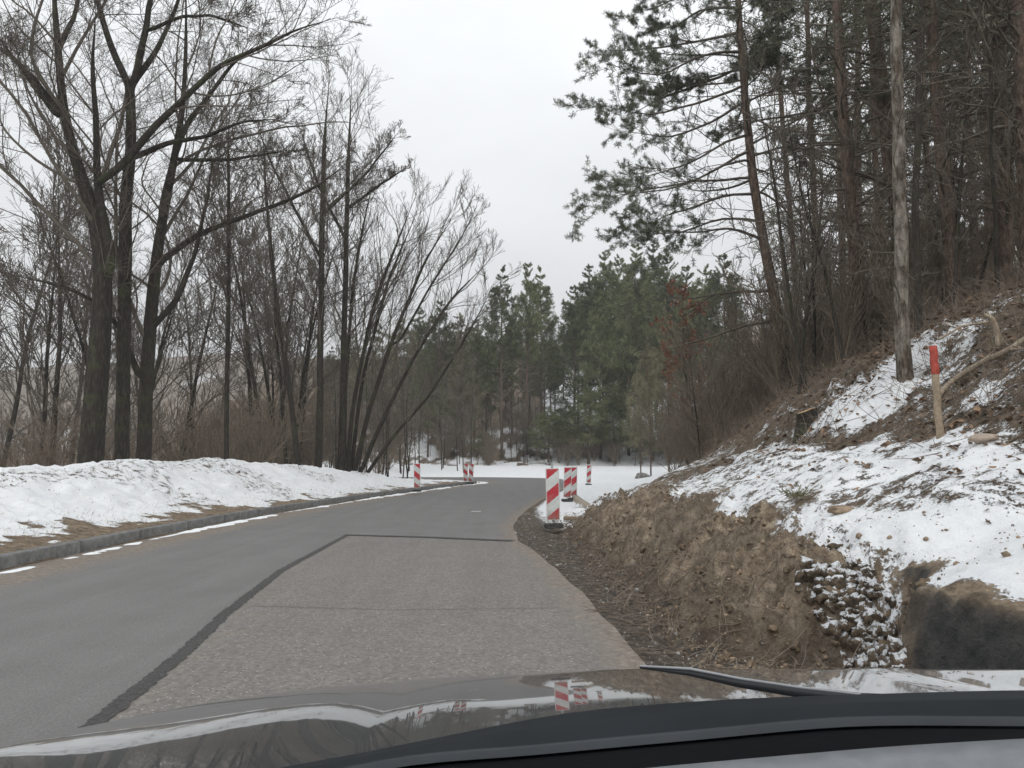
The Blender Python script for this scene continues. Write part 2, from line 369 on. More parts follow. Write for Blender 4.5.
def height(X, Y, detail=True):
    X = np.asarray(X, float); Y = np.asarray(Y, float)
    lx = np.interp(Y, LX[:, 0], LX[:, 1]); lz = np.interp(Y, LZ[:, 0], LZ[:, 1])
    lx = lx + (fbm(Y * 0.9, Y * 0 + 3, 3, 5) - .5) * 0.75
    wfoot = np.interp(Y, [3, 5.2, 6.5, 12, 20, 30, 60], [0.22, 0.36, 1.05, 1.05, .9, 1.6, 3])
    d = X - lx
    wall = sst(0, 1, (d + wfoot) / wfoot) ** 0.8 * lz
    ridge = np.where(d > 0, 0.40 * np.minimum(d, 2.25), 0) + np.where(d > 2.25, 0.84 * np.minimum(d - 2.25, 1.9), 0) + np.where(d > 4.1, 0.46 * np.minimum(d - 4.1, 34), 0)
    zr = wall + ridge * np.interp(Y, [0, 14, 40, 70, 100], [1, 1, .82, .62, .5])
    base = 0.95 * sst(70, 94, Y)
    kx = kerbX(Y); dl = kx - X; cr = np.interp(Y, CR[:, 0], CR[:, 1])
    fy = 1 - sst(48, 56, Y)
    bank = np.where(dl > 0.16, 0.15 + 0.10 * sst(.15, 1.3, dl) + (cr - .25) * sst(.7, 4.2, dl), np.where(dl > 0.01, 0.05, 0)) 
    back = np.where(dl > 5.0, -0.42 * np.minimum(dl - 5.0, 22), 0)
    zl = np.where(dl > 0, bank + back, 0) * fy
    hillm = sst(-75, -38, X)
    up = np.where(Y > 93, 0.34 * np.minimum(Y - 93, 60), 0) * hillm
    far = 60 * sst(230, 520, Y) * (0.75 + 0.5 * fbm(X * 0.006, Y * 0.004, 3, 9))
    z = np.maximum(zr, 0) + base + zl + up + far - 6.5 * sst(-38, -62, X) * sst(50, 62, Y) * (1 - sst(150, 300, Y))
    if detail:
        inwall = sst(-wfoot - .3, -wfoot + .15, d) * (1 - sst(0.05, 0.6, d)) * (1 - sst(24, 30, Y))
        rough = (fbm(X * 2.6, Y * 2.2, 5, 21, .6) - .5)
        lumps = np.abs(fbm(X * 6.5, Y * 6, 3, 33) - .5)
        inwall = inwall * (1 - .75 * sst(1.95, 2.15, X) * (1 - sst(4.3, 4.7, Y - (X - 2.15) * 2)) * sst(-5, 0, Y))
        z = z + inwall * (rough * 0.66 - lumps * 0.40 + (fbm(X * 13, Y * 12, 3, 35) - .5) * .12)
        top = sst(0.0, .8, d)
        z = z + top * ((fbm(X * 1.3, Y * 1.1, 4, 41) - .5) * 0.26 + (fbm(X * 7, Y * 6, 3, 43) - .5) * 0.07)
        hp = sst(2.3, 3.3, d); z = z + hp * (fbm(X * 1.7, Y * 1.5, 5, 47, .6) - .5) * 0.62
        ditch = sst(0.75, 1.05, X - np.interp(Y, [0, 5.5, 10, 15, 20], [.2, .25, 0, -.2, -.1])) * (1 - sst(-.1, .2, d + wfoot)) * (1 - sst(20, 24, Y)) * sst(-1.5, 2, Y)
        z = z + ditch * (-0.05 + (fbm(X * 5, Y * 4, 4, 51) - .4) * 0.16)
        lb = sst(.9, 2.2, dl) * fy
        z = z + lb * ((fbm(X * .8, Y * .7, 4, 61) - .5) * 0.34 + (fbm(X * 3.2, Y * 2.6, 4, 63, .6) - .5) * 0.24)
        z = z + (sst(.1, .5, dl) * fy) * (fbm(X * 7, Y * 7, 3, 65) - .5) * .06
        z = z + sst(2.0, 4.5, X) * sst(23, 28, Y) * (fbm(X * .9, Y * .6, 4, 71) - .5) * .18
        z = z + sst(90, 97, Y) * hillm * (fbm(X * .35, Y * .3, 4, 73) - .5) * 2.0
    return z

def gx():
    a = [0.0]; 
    def step(x):
        ax = abs(x)
        if x > 0: return 0.03 if 0.7 < x < 4.2 else (0.05 if x < 0.7 else 0.03 + (x - 4.2) * 0.022)
        return 0.10 if ax < 5.6 else (0.06 if ax < 12 else 0.06 + (ax - 12) * 0.03)
    x = 0.0; r = []
    while x < 420: r.append(x); x += step(x + 1e-6)
    x = 0.0; l = []
    while x > -750:
        x -= step(x - 1e-6); l.append(x)
    return np.array(l[::-1] + r)
def gy():
    y = -12.0; r = []
    while y < 900: r.append(y); y += 0.6 if y < 1.5 else max(0.03, y * 0.0085)
    return np.array(r)
GX, GY = gx(), gy()
XX, YY = np.meshgrid(GX, GY); ZZ = height(XX, YY)
ny, nx = XX.shape
ii = np.arange(ny * nx).reshape(ny, nx)
quads = np.stack([ii[:-1, :-1], ii[:-1, 1:], ii[1:, 1:], ii[1:, :-1]], -1).reshape(-1, 4)
me = mesh_np('ground', np.stack([XX, YY, ZZ], -1).reshape(-1, 3), quads, None, [MT], None, True)
# snow / bare soil / dark mud as they lie on the place, and painted shade for the hollow
def cover(X, Y):
    lx = np.interp(Y, LX[:, 0], LX[:, 1]) + (fbm(Y * 0.9, Y * 0 + 3, 3, 5) - .5) * 0.75
    d = X - lx; dl = kerbX(Y) - X
    wf = np.interp(Y, [3, 5.2, 6.5, 12, 20, 30, 60], [0.35, 0.45, 1.05, 1.05, .9, 1.6, 3])
    big = fbm(X * .7, Y * .6, 4, 81); mid = fbm(X * 2.2, Y * 2, 4, 83)
    near = 1 - sst(23, 28, Y)
    edge = (mid - .5) * .9
    snow = np.zeros_like(X); dirt = np.zeros_like(X); dark = np.zeros_like(X)
    # right bank
    plateau = sst(-.12, .22, d + edge * .6) * (1 - sst(1.9, 2.7, d + (big - .5) * 1.4))
    snow = np.where(d > -2, plateau * np.interp(Y, [4, 6, 8, 11, 15, 20, 30], [.90, .80, .68, .60, .54, .49, .50]) * (1 - .26 * sst(.50, .60, fbm(X * 1.1, Y * .8, 4, 78))), 0)
    snow = np.maximum(snow, sst(2.0, 2.6, d) * (.40 + .32 * sst(.54, .66, big)) * (1 - .4 * sst(3.2, 5, d)) + .6 * np.exp(-((X - 5.6) / .8) ** 2 - ((Y - 12.6) / 1.2) ** 2))
    snow = snow * (1 - .75 * sst(4.5, 8, d)); snow = snow * (1 - .50 * sst(2.5, 3.0, d) * sst(12.5, 14.5, Y))
    dirt = np.clip((1 - sst(.25, 1.1, d + edge)) * sst(-wf - .25, -wf + .25, d + edge * .4), 0, 1) * near + (1 - near) * .3 * (1 - sst(60, 80, Y))
    dirt = np.maximum(dirt, .55 * sst(14, 19, Y) * (1 - sst(2.0, 3.4, d)) * near)
    ditch = (1 - sst(-wf - .1, -wf + .45, d + edge * .8)) * sst(-2.6, -2.4, d) * near
    dark = ditch * .75
    dark = np.maximum(dark, .40 * sst(.55, .66, fbm(X * 1.3, Y * 1.1, 4, 87)) * (d > -wf) * (d < .3) * near)
    pocket_shade = sst(1.95, 2.2, X + (mid - .5) * .3) * (1 - sst(4.2, 4.75, Y - (X - 2.15) * 2 + (mid - .5) * 1.1 + (fbm(X * 8, Y * 8, 3, 89) - .5) * .5)) * (1 - sst(-.10, .0, d)); dirt = dirt * (1 - pocket_shade); dark = np.maximum(dark, pocket_shade)  # dark soil face with the missing undercut's shade painted in
    ee = Y - (X - 2.15) * 2; dustr = sst(4.4, 4.6, ee) * (1 - sst(5.1, 5.7, ee)) * sst(1.9, 2.05, X) * (d < .3) * (.25 + .75 * sst(.42, .6, mid)); snow = np.maximum(snow, dustr * (.30 + .30 * sst(.45, .6, fbm(X * 9, Y * 9, 3, 85)))); snow = np.where((dustr > .05) & (d < .5), np.minimum(snow, .60), snow); snow = np.maximum(snow, (d > -wf) * (d < .2) * near * .20 * sst(.5, .6, mid))
    snow = np.maximum(snow, ditch * .24)
    # snow field and verge beyond the beacons
    fieldR = sst(-.2, .5, X - np.interp(Y, [14, 16, 20, 24, 31, 45, 57, 62], [9, .55, .35, .55, 1.35, 3.2, 4.6, 4.6])) * sst(15.5, 17.5, Y) * (1 - sst(-.3, .8, d))
    snow = np.maximum(snow, fieldR * np.interp(Y, [15, 20, 25, 30], [.5, .62, .95, 1.2])); dark = dark * (1 - sst(22, 27, Y))
    fld = sst(52, 55, Y) * (1 - sst(91, 95, Y + (big - .5) * 7)) * (d < 1)
    snow = np.maximum(snow, fld * 1.25)
    hill = sst(92, 95, Y) * (1 - sst(104, 112, Y)); snow = np.maximum(snow, hill * (.30 + .5 * sst(.42, .6, big)) * (X > -20) )
    # beyond, the valley and the far ridge
    # left bank
    fy = 1 - sst(51, 54, Y); lb = sst(.10, .95, dl + (mid - .5) * 1.9 + (big - .5) * 2.0)
    snow = np.where((dl > 0) & (fy > 0), np.maximum(lb * (.62 + .30 * sst(.35, .6, fbm(X * .5, Y * .35, 3, 88))) * (1 - sst(6.5, 8.5, dl)), .22), snow)
    snow = np.where((dl > 8) , np.maximum(.08 + .3 * sst(.5, .6, big), 0) * fy + snow * (1 - fy), snow)
    dirt = np.where((dl > 0) & (dl < 4), .75, dirt)
    snow = np.where((dl > -1.2) & (dl < .12) & (Y > 40) & (Y < 53), 1.1, snow)
    far = sst(220, 300, Y); snow = snow * (1 - far) + far * (.0 + .5 * sst(.66, .72, fbm(X * .02, Y * .01, 3, 91)))
    return np.clip(snow, 0, 1.3), np.clip(dirt, 0, 1), np.clip(dark, 0, 1), np.clip(pocket_shade * (Y > 0), 0, 1)
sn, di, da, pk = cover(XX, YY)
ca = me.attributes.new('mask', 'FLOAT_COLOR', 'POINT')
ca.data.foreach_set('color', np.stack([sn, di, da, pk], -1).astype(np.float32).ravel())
tag(link('ground', me), kind='structure')
def hz(x, y): return float(height(np.array([x]), np.array([y]))[0])
_Yh = np.geomspace(3.5, 120, 1600)
def hit(x, y):                        # where the sight line of a photo position meets the ground
    d = ray(x, y); p = d[None, :] / d[1] * _Yh[:, None]; p[:, 2] += EYE
    h = height(p[:, 0], p[:, 1]); k = np.argmax(p[:, 2] < h); q = p[k].copy(); q[2] = h[k]; return q

# ------------------------------------------------------------------ road
def strip(name, Lp, Rp, z, mat, cols=24, dirt=None, N=None, kind='structure'):
    Lp = np.asarray(Lp, float); Rp = np.asarray(Rp, float)
    u = np.linspace(0, 1, cols); V = Lp[:, None, :] * (1 - u)[None, :, None] + Rp[:, None, :] * u[None, :, None]
    V = np.concatenate([V, np.full(V.shape[:2] + (1,), z)], -1); n, c = V.shape[:2]
    i = np.arange(n * c).reshape(n, c); q = np.stack([i[:-1, :-1], i[:-1, 1:], i[1:, 1:], i[1:, :-1]], -1).reshape(-1, 4)
    m = mesh_np(name, V.reshape(-1, 3), q, None, [mat])
    if dirt is not None:
        a = m.attributes.new('dirt', 'FLOAT', 'POINT'); a.data.foreach_set('value', dirt(V).astype(np.float32).ravel())
    o = link(name, m); tag(o, kind=kind); return o
def spl(pts, n):
    p = resample(pts, n)
    for _ in range(6): p[1:-1] = .25 * p[:-2] + .5 * p[1:-1] + .25 * p[2:]
    return p
RX = np.array([(-12, 1.2), (4, 1.02), (5.6, .88), (7, .80), (10, .60), (14, .10), (17, .02), (20, .18), (24, .55), (31, 1.35), (45, 3.2), (57, 4.6)])
ys = np.concatenate([np.arange(-12, 54, .6)])
left = [(kerbX(y) + 0.0, y) for y in ys] + list(map(tuple, spl([(-1.6, 54), (-2.2, 57), (-7, 61.5), (-18, 65), (-40, 67), (-70, 67)], 60)))
right = [(np.interp(y, RX[:, 0], RX[:, 1]) + .12 * (float(fbm(np.array([y * 1.1]), np.array([.3]), 3, 3)[0]) - .5), y) for y in ys] + \
        list(map(tuple, spl([(4.25, 54), (4.6, 58), (4.5, 63), (3.2, 67.5), (0, 70.5), (-6, 73), (-20, 75.5), (-40, 77), (-70, 77)], 60)))
def road_dirt(V):
    n, c = V.shape[:2]; u = np.linspace(0, 1, c)[None, :]; wdt = np.linalg.norm(V[:, -1, :2] - V[:, 0, :2], axis=1)[:, None]
    dl = u * wdt; dr = (1 - u) * wdt
    return np.maximum(1.0 * (1 - sst(.35, 1.5, dl)), .95 * (1 - sst(.0, .60, dr)))
strip('road', left, right, 0.012, MROAD, 40, road_dirt)

def edgeR(y): return float(np.interp(y, RX[:, 0], RX[:, 1]))
seam = np.array([G(70, 748)[:2], G(113, 713)[:2], G(181, 658)[:2], G(226, 615)[:2], G(281, 572)[:2], G(347, 536)[:2]])
seam = np.vstack([seam[0] + (seam[0] - seam[1]) * 2.5, seam]); sm = resample(seam, 60)
yA, yB = sm[-1][1], G(507, 542)[1]
Rp = [(edgeR(y) - .10, y) for y in np.linspace(sm[0][1], yB, 60)]
strip('old_asphalt', sm, Rp, 0.016, MOLD, 24, road_dirt_old if False else (lambda V: .8 * (1 - sst(.0, .45, (1 - np.linspace(0, 1, V.shape[1]))[None, :] * np.linalg.norm(V[:, -1, :2] - V[:, 0, :2], axis=1)[:, None])) + .42 * (1 - sst(0, .9, np.linspace(0, 1, V.shape[1])[None, :] * 3)) * np.ones((V.shape[0], 1))))
rr_ = np.random.default_rng(5)
def ribbon(name, pts, w0, w1, z, mat):
    p = np.asarray(pts); n = len(p); t = np.gradient(p, axis=0); t /= np.linalg.norm(t, axis=1, keepdims=True); nn = np.stack([-t[:, 1], t[:, 0]], 1)
    w = np.linspace(w0, w1, n) * rr_.uniform(.75, 1.25, n); w2 = np.linspace(w0, w1, n) * rr_.uniform(.75, 1.25, n)
    return strip(name, p + nn * w[:, None] / 2, p - nn * w2[:, None] / 2, z, mat, 3)
ribbon('asphalt_seam', resample(seam, 320), .115, .10, .020, MSEAM)
ribbon('asphalt_seam', resample(np.array([sm[-1] + (-.05, 0), ((sm[-1][0] - .08) / 2, (yA + yB) / 2 + .12), (edgeR(yB) - .12, yB)]), 60), .19, .24, .0235, MSEAM)
ribbon('asphalt_crack', resample(np.array([G(250, 608)[:2], G(400, 612)[:2], G(560, 610)[:2]]), 50), .009, .009, .0205, MSEAM)
# chipped white paint mark
wp = G(476, 512)[:2]; strip('road_marking', [(wp[0] - .12, wp[1] - .09), (wp[0] - .13, wp[1] + .09)], [(wp[0] + .14, wp[1] - .05), (wp[0] + .12, wp[1] + .12)], .0165, mat_plain('road_paint', (.7, .7, .68)), 3)

# kerb : concrete stones laid end to end along the left edge
kroot = empty('concrete_kerb', (kerbX(20), 20, 0)); tag(kroot, 'low grey concrete kerb running along the left snow bank beside the road', 'kerb')
cy = np.arange(0.0, 51.2, 2.0)
for a, b in zip(cy[:-1], cy[1:]):
    n = 9; yy = np.linspace(a + .002, b - .002, n); xx = kerbX(yy); V = []
    jit = float(hash2(np.array([a * 7]), np.array([3.]), 2)[0] - .5) * .004
    prof = [(0.0, -.1), (0.0, .165), (-.02, .185), (-.15, .185), (-.15, -.1)]
    for x, y in zip(xx, yy):
        for px_, pz in prof: V.append((x + px_ + jit - kerbX(20), y - 20, pz + jit))
    k = len(prof); q = []
    for i in range(n - 1):
        for j in range(k - 1): q.append((i * k + j, i * k + j + 1, (i + 1) * k + j + 1, (i + 1) * k + j))
    tr = [(0, 1, 2), (0, 2, 3), (0, 3, 4)]; e = (n - 1) * k; tr += [(e, e + 2, e + 1), (e, e + 3, e + 2), (e, e + 4, e + 3)]
    m = mesh_np('kerb_stone', V, q, tr, [MCONC]); link('kerb_stone', m, kroot)

# snow lying at the foot of the kerb
def snow_ridge(name, path, w, h, seed):
    p = np.asarray(path); n = len(p); t = np.gradient(p, axis=0); t /= np.linalg.norm(t, axis=1, keepdims=True); nn = np.stack([t[:, 1], -t[:, 0]], 1)
    c = 9; u = np.linspace(0, 1, c); s = np.arange(n) * .05
    amp = np.clip((fbm(p[:, 1] * .55, p[:, 1] * 0 + seed, 4, seed) - .36) * 4.5, 0, 1) * np.interp(p[:, 1], [8, 14, 20, 30], [.30, .55, .9, 1])
    amp = np.maximum(amp, .22) * np.clip((fbm(p[:, 1] * 3.6, p[:, 1] * 0 + 2, 4, seed + 5) - .32) * 4.5, .28, 1)
    ww = w * (.35 + .65 * amp) * (.7 + .6 * fbm(p[:, 1] * 3, p[:, 1] * 0, 3, seed + 2))
    V = np.zeros((n, c, 3)); V[:, :, :2] = p[:, None, :] + nn[:, None, :] * (u[None, :, None] * ww[:, None, None])
    V[:, :, 2] = .005 + (amp * h)[:, None] * np.sin(PI * np.clip(u * 1.0, 0, 1))[None, :] ** .8 * (.6 + .8 * fbm(V[:, :, 0] * 8, V[:, :, 1] * 5, 3, 4)) - .02 * (u == 1)
    i = np.arange(n * c).reshape(n, c); q = np.stack([i[:-1, :-1], i[:-1, 1:], i[1:, 1:], i[1:, :-1]], -1).reshape(-1, 4)
    o = link(name, mesh_np(name, V.reshape(-1, 3), q, None, [MSNOW], None, True)); tag(o, kind='structure'); return o
yy = np.arange(7, 52.5, .05); snow_ridge('snow', np.stack([kerbX(yy) + .02 + .10 * (fbm(yy * .5, yy * 0 + 1, 3, 8)), yy], 1), .40, .05, 12)

# ------------------------------------------------------------------ bare trees
def spawn_bare(rng, stems, srad, counts, ratio=(.45, .5, .5, .5), twig=.006, wander=.2, t0=.35, ang=(25, 60), trop=.06, lev=4, tmin=(.25, .2, .15, .1)):
    """stems (S,N,3) srad (S,N)"""
    levels = [(stems, srad, 9)]; p, r = stems, srad
    for L in range(lev):
        M_ = (12, 8, 6, 4, 4)[L]; a0 = t0 if L == 0 else tmin[L - 1]
        rat = ratio[L]
        f = (lambda t, pl, rat=rat: pl * rat * (1.15 - .75 * t))
        p, r, _ = sprout(rng, p, r, counts[L], a0, .99, ang, f, M_, .5, wander * (.7, .65, .55, .5, .5)[L], trop, .3, slim=.0085)
        r = np.maximum(r, twig * (.8, .6, .45, .38, .38)[L])
        levels.append((p, r, (6, 4, 3, 3, 3)[L]))
    return levels
def stem_arr(polys, N=16, rng=None, wob=.05):
    A = np.array([smooth_path(p, N, rng, wob) for p in polys]); tp = np.ones(N); tp[-5:] = (.85, .65, .48, .3, .12); thin = (A[:, -1, 3] < .42 * A[:, 0, 3])[:, None]; return A[:, :, :3], A[:, :, 3] * np.where(thin, tp[None], 1)
def px_stem(pts, Y, base=(0, 0, 0), mpp=None):
    """photo waypoints (x, y, width in px [, extra depth]) -> world polyline with radii, relative to the tree's base"""
    out = []
    for p in pts:
        yy_ = Y + (p[3] if len(p) > 3 else 0); q = P(p[0], p[1], yy_); out.append((*(q - np.array(base)), p[2] * .86 * yy_ / FPX / 2))
    return out
def bare_tree(name, label, polys, base, seed, counts=(9, 6, 5, 4), ratio=(.5, .5, .5, .5), twig=.006, t0=.3, ang=(25, 60), wander=.2, trop=.05, cat='tree', group=None, matt=None, matw=None, lev=4, N=24):
    rng = np.random.default_rng(seed); done = []
    for i, pl_ in enumerate(polys):                      # every limb starts inside the stem it leaves
        if i:
            A_ = np.vstack([smooth_path(q_, 60) for q_ in done]); s0 = np.array(pl_[0][:3]); k_ = int(np.argmin(((A_[:, :3] - s0) ** 2).sum(1)))
            if np.linalg.norm(A_[k_, :3] - s0) < 2.5: pl_ = [(*A_[k_, :3], min(pl_[0][3], A_[k_, 3] * .9))] + list(pl_)
        done.append(pl_)
    st, sr = stem_arr(done, N, rng, .012)
    lv = spawn_bare(rng, st, sr, counts, ratio, twig, wander, t0, ang, trop, lev)
    root = empty(name, base); tag(root, label, cat, group)
    link('trunk', wood_mesh('trunk', lv[:1], matt or MBARK), root)
    link('crown', wood_mesh('crown', lv[1:], matw or MTWIG), root)
    return root

# the big double-trunked tree behind the left bank
Y0 = 24.0; b = P(92, 470, Y0); b[2] = hz(b[0], b[1]) - .2; bm = tuple(b)
def S_(pts, Y=Y0, bb=bm): return px_stem(pts, Y, bb)
bare_tree('broadleaf_tree', 'thick dark forked tree furthest left behind the snow bank, mossy low crotch', [
    S_([(88, 500, 30), (92, 440, 27), (100, 340, 24), (106, 260, 20), (96, 225, 17), (83, 183, 14), (66, 130, 11), (60, 80, 9), (57, 40, 8), (53, -20, 6), (50, -90, 3)]),
    S_([(98, 300, 16), (112, 262, 15), (104, 225, 11), (98, 190, 9), (96, 120, 7, -.6), (92, 70, 5, -1), (96, 0, 3, -1.4)]),
    S_([(60, 116, 9), (35, 80, 7), (10, 55, 5), (-20, 35, 3)], Y0),
    S_([(60, 118, 8), (40, 95, 5, -.5), (22, 70, 4, -1), (-10, 25, 2, -1.5)], Y0),
    S_([(90, 183, 9), (116, 175, 9), (138, 145, 9), (160, 120, 8), (185, 98, 7), (216, 66, 6), (266, 45, 4.5), (300, 28, 3), (345, 15, 2)], Y0 - .3),
    S_([(58, 50, 7), (75, 15, 5), (85, -30, 3), (90, -70, 2)], Y0)],
    bm, 11, (14, 9, 6, 3), (.50, .52, .55, .55), .0105, .35, (25, 60), .17, .04)
Y0 = 25.5; b = P(122, 470, Y0); b[2] = hz(b[0], b[1]) - .2; bm = tuple(b)
bare_tree('broadleaf_tree', 'dark tall tree with high forked crown, right beside the thickest trunk behind the snow bank', [
    S_([(122, 500, 17), (122, 430, 16), (124, 340, 15), (125, 255, 15), (125, 195, 14), (132, 140, 12), (130, 84, 11)], Y0, bm),
    S_([(131, 90, 9), (112, 50, 8), (98, 5, 6), (88, -60, 4)], Y0, bm),
    S_([(132, 90, 9), (143, 43, 8), (152, -5, 6), (160, -80, 3)], Y0, bm),
    S_([(133, 82, 8), (150, 62, 7, .5), (166, 32, 5, .8), (180, -5, 4, 1), (200, -60, 2, 1)], Y0, bm),
    S_([(150, 30, 5), (180, 17, 4, -.4), (210, 15, 3.4, -.8), (255, 30, 2, -1)], Y0, bm),
    S_([(130, 160, 8), (165, 143, 6), (205, 137, 4.5), (240, 122, 3), (285, 118, 2)], Y0, bm)],
    bm, 12, (14, 9, 6, 3), (.45, .52, .55, .55), .0105, .35, (25, 60), .17, .05)
Y0 = 26.5; b = P(146, 470, Y0); b[2] = hz(b[0], b[1]) - .2; bm = tuple(b)
bare_tree('broadleaf_tree', 'dark tree with long limbs reaching right, just right of the two thickest trunks', [
    S_([(142, 500, 18), (144, 430, 16), (149, 330, 15), (156, 255, 13), (160, 232, 11), (168, 190, 10), (178, 140, 8), (184, 100, 6), (186, 30, 4), (186, -60, 2)], Y0, bm),
    S_([(160, 232, 8), (164, 195, 7), (174, 158, 7), (188, 120, 6), (208, 98, 5), (232, 64, 4), (262, 40, 3)], Y0, bm),
    S_([(150, 270, 9), (190, 238, 6.5), (235, 220, 5.5), (290, 200, 4.5), (320, 185, 3), (350, 160, 2)], Y0, bm),
    S_([(148, 330, 8), (175, 305, 7), (195, 255, 5), (205, 210, 4), (215, 150, 2.5)], Y0, bm),
    S_([(140, 380, 8), (122, 330, 6, -.6), (95, 300, 5, -1), (60, 285, 4, -1.6), (10, 275, 2, -2)], Y0, bm),
    S_([(184, 160, 5), (225, 160, 4), (260, 155, 3), (290, 150, 2)], Y0, bm)],
    bm, 13, (14, 9, 6, 3), (.45, .52, .55, .55), .0105, .25, (25, 60), .17, .05)

# slim straight trees and the fan shaped clump further along the bank
def slim(label, x, w, pts, Y, seed, counts=(26, 8, 6, 2), **k):
    b = P(x, 470, Y); b[2] = hz(b[0], b[1]) - .2; bb = tuple(b)
    return bare_tree('broadleaf_tree', label, [px_stem(q, Y, bb) for q in pts], bb, seed, counts, k.pop('ratio', (.25, .55, .6, .6)), k.pop('twig', .013), k.pop('t0', .3), k.pop('ang', (25, 55)), .16, .08, lev=3, **k)
slim('slim straight bare tree rising between the big trunks and the fan shaped clump', 226, 6, [[(226, 480, 6), (227, 380, 5.4), (229, 250, 4.5), (228, 160, 3.5), (230, 90, 2)]], 31, 21)
slim('tall straight bare tree with level limbs, left of the fan shaped clump', 320, 7,
     [[(318, 480, 9), (320, 400, 8), (321, 300, 7), (322, 200, 6), (326, 120, 4), (330, 70, 2)], [(322, 260, 4), (290, 200, 3.4), (272, 165, 2.6), (255, 120, 1.6)],
      [(322, 215, 4), (365, 175, 2.6), (400, 130, 1.6)]], 38, 22)
slim('tall straight bare tree with a dense twiggy top at the left of the clump', 345, 7,
     [[(340, 480, 8), (343, 400, 7.5), (345, 300, 6.5), (347, 200, 5.5), (350, 120, 3.6), (352, 75, 2)], [(346, 210, 4), (375, 188, 3), (410, 165, 1.6)], [(346, 240, 4), (318, 185, 3), (300, 130, 1.6)]], 39, 23)
slim('slim bare tree leaning left behind the bank, below the long reaching limbs', 275, 5,
     [[(300, 480, 7), (290, 390, 6), (276, 300, 5), (268, 220, 4), (262, 120, 2)]], 35, 24)
fan = [[(352, 485, 6.3), (366, 420, 5.6), (392, 340, 4.5), (425, 260, 3.1), (455, 215, 1.7)],
       [(346, 485, 6.3), (352, 410, 4.9), (372, 310, 4.2), (398, 240, 2.8), (418, 190, 1.4)],
       [(356, 485, 5.6), (378, 430, 4.9), (412, 360, 3.8), (450, 300, 2.8), (492, 258, 1.4)],
       [(344, 485, 4.9), (345, 400, 4.2), (352, 290, 3.5), (366, 210, 2.4), (378, 165, 1.4)],
       [(360, 485, 4.9), (390, 440, 3.9), (430, 395, 3.1), (470, 330, 2.1), (496, 282, 1.3)],
       [(349, 485, 4.9), (362, 380, 4.2, 1), (388, 280, 3.2, 1.5), (420, 205, 1.7, 2)],
       [(398, 345, 3.1), (428, 290, 2.5), (460, 240, 1.5), (478, 205, 1.0)]]
slim('fan shaped clump of bare stems leaning right at the end of the left bank', 352, 8, fan, 41, 25, (15, 7, 6, 2), ratio=(.38, .55, .58, .6), t0=.3, ang=(18, 45))

# stock of background trees, copied and turned
def stock_bare(seed, H, r, stems=1, counts=(16, 6, 4, 3), spread=.1, t0=.3, twig=.022, matt=None, matw=None, ratio=(.24, .5, .5, .5), lev=4, ang=(25, 60)):
    rng = np.random.default_rng(seed); polys = []
    for s in range(stems):
        a = rng.uniform(0, 2 * PI); dx, dy = math.cos(a) * spread * H, math.sin(a) * spread * H; h = H * rng.uniform(.8, 1)
        polys.append([(0, 0, -.4, r), (dx * .15 + rng.normal(0, .08), dy * .15, h * .25, r * .8), (dx * .45, dy * .45 + rng.normal(0, .15), h * .6, r * .5), (dx, dy, h, r * .12)])
    st, sr = stem_arr(polys, 14, rng, .05)
    lv = spawn_bare(rng, st, sr, counts, ratio, twig, .15, t0, ang, .07, lev)
    return wood_mesh('trunk', lv[:1], matt or MBARK), wood_mesh('crown', lv[1:], matw or MTWIG)
def place(kind, meshes, x, y, scale, rz, label, cat, group, tilt=(0, 0), z=None, sink=.1):
    r = empty(kind, (x, y, (hz(x, y) if z is None else z) - sink), rz); r.scale = (scale,) * 3
    r.rotation_euler = (tilt[0], tilt[1], rz); tag(r, label, cat, group)
    link('trunk', meshes[0], r); link('crown', meshes[1], r); return r

BARE = [stock_bare(100 + i, 16, .105, 1 + (i % 3 == 2), (22, 8, 6, 2), .07 if i % 3 < 2 else .22, ratio=(.26, .55, .58, .6), ang=(22, 48), twig=.016, lev=3) for i in range(5)]
POLE = [stock_bare(120 + i, 13, .065, 1, (18, 6, 5, 2), .05, .2, .018, MBARK, MTWIG, (.22, .5, .55, .5), 3) for i in range(4)]
BUSH = [stock_bare(140 + i, 3.0, .014, 11, (7, 5, 3, 2), .45, .15, .009, MBRUSH, MBRUSH, (.42, .5, .5, .5), 3, (15, 50)) for i in range(4)]
rng = np.random.default_rng(77)
def scatter(n, xr, Yr, kinds, name, label, cat, group, hpx=None, H0=16, seed=1, sc=(.8, 1.2), avoid=None, tilt=.05):
    r = np.random.default_rng(seed); k = 0; tries = 0
    while k < n and tries < n * 30:
        tries += 1; px_ = r.uniform(*xr); Y = r.uniform(*Yr); X = (px_ - 512) / FPX * Y
        if avoid and avoid(px_, X, Y): continue
        m = kinds[int(r.integers(len(kinds)))]; s = r.uniform(*sc)
        if hpx: s = max(.25, (P(px_, hpx(px_) + r.uniform(-12, 25), Y)[2] - hz(X, Y)) / H0) * r.uniform(.78, 1.0)
        place(name, m, X, Y, s, r.uniform(0, 6.28), label, cat, group, (r.normal(0, tilt), r.normal(0, tilt))); k += 1
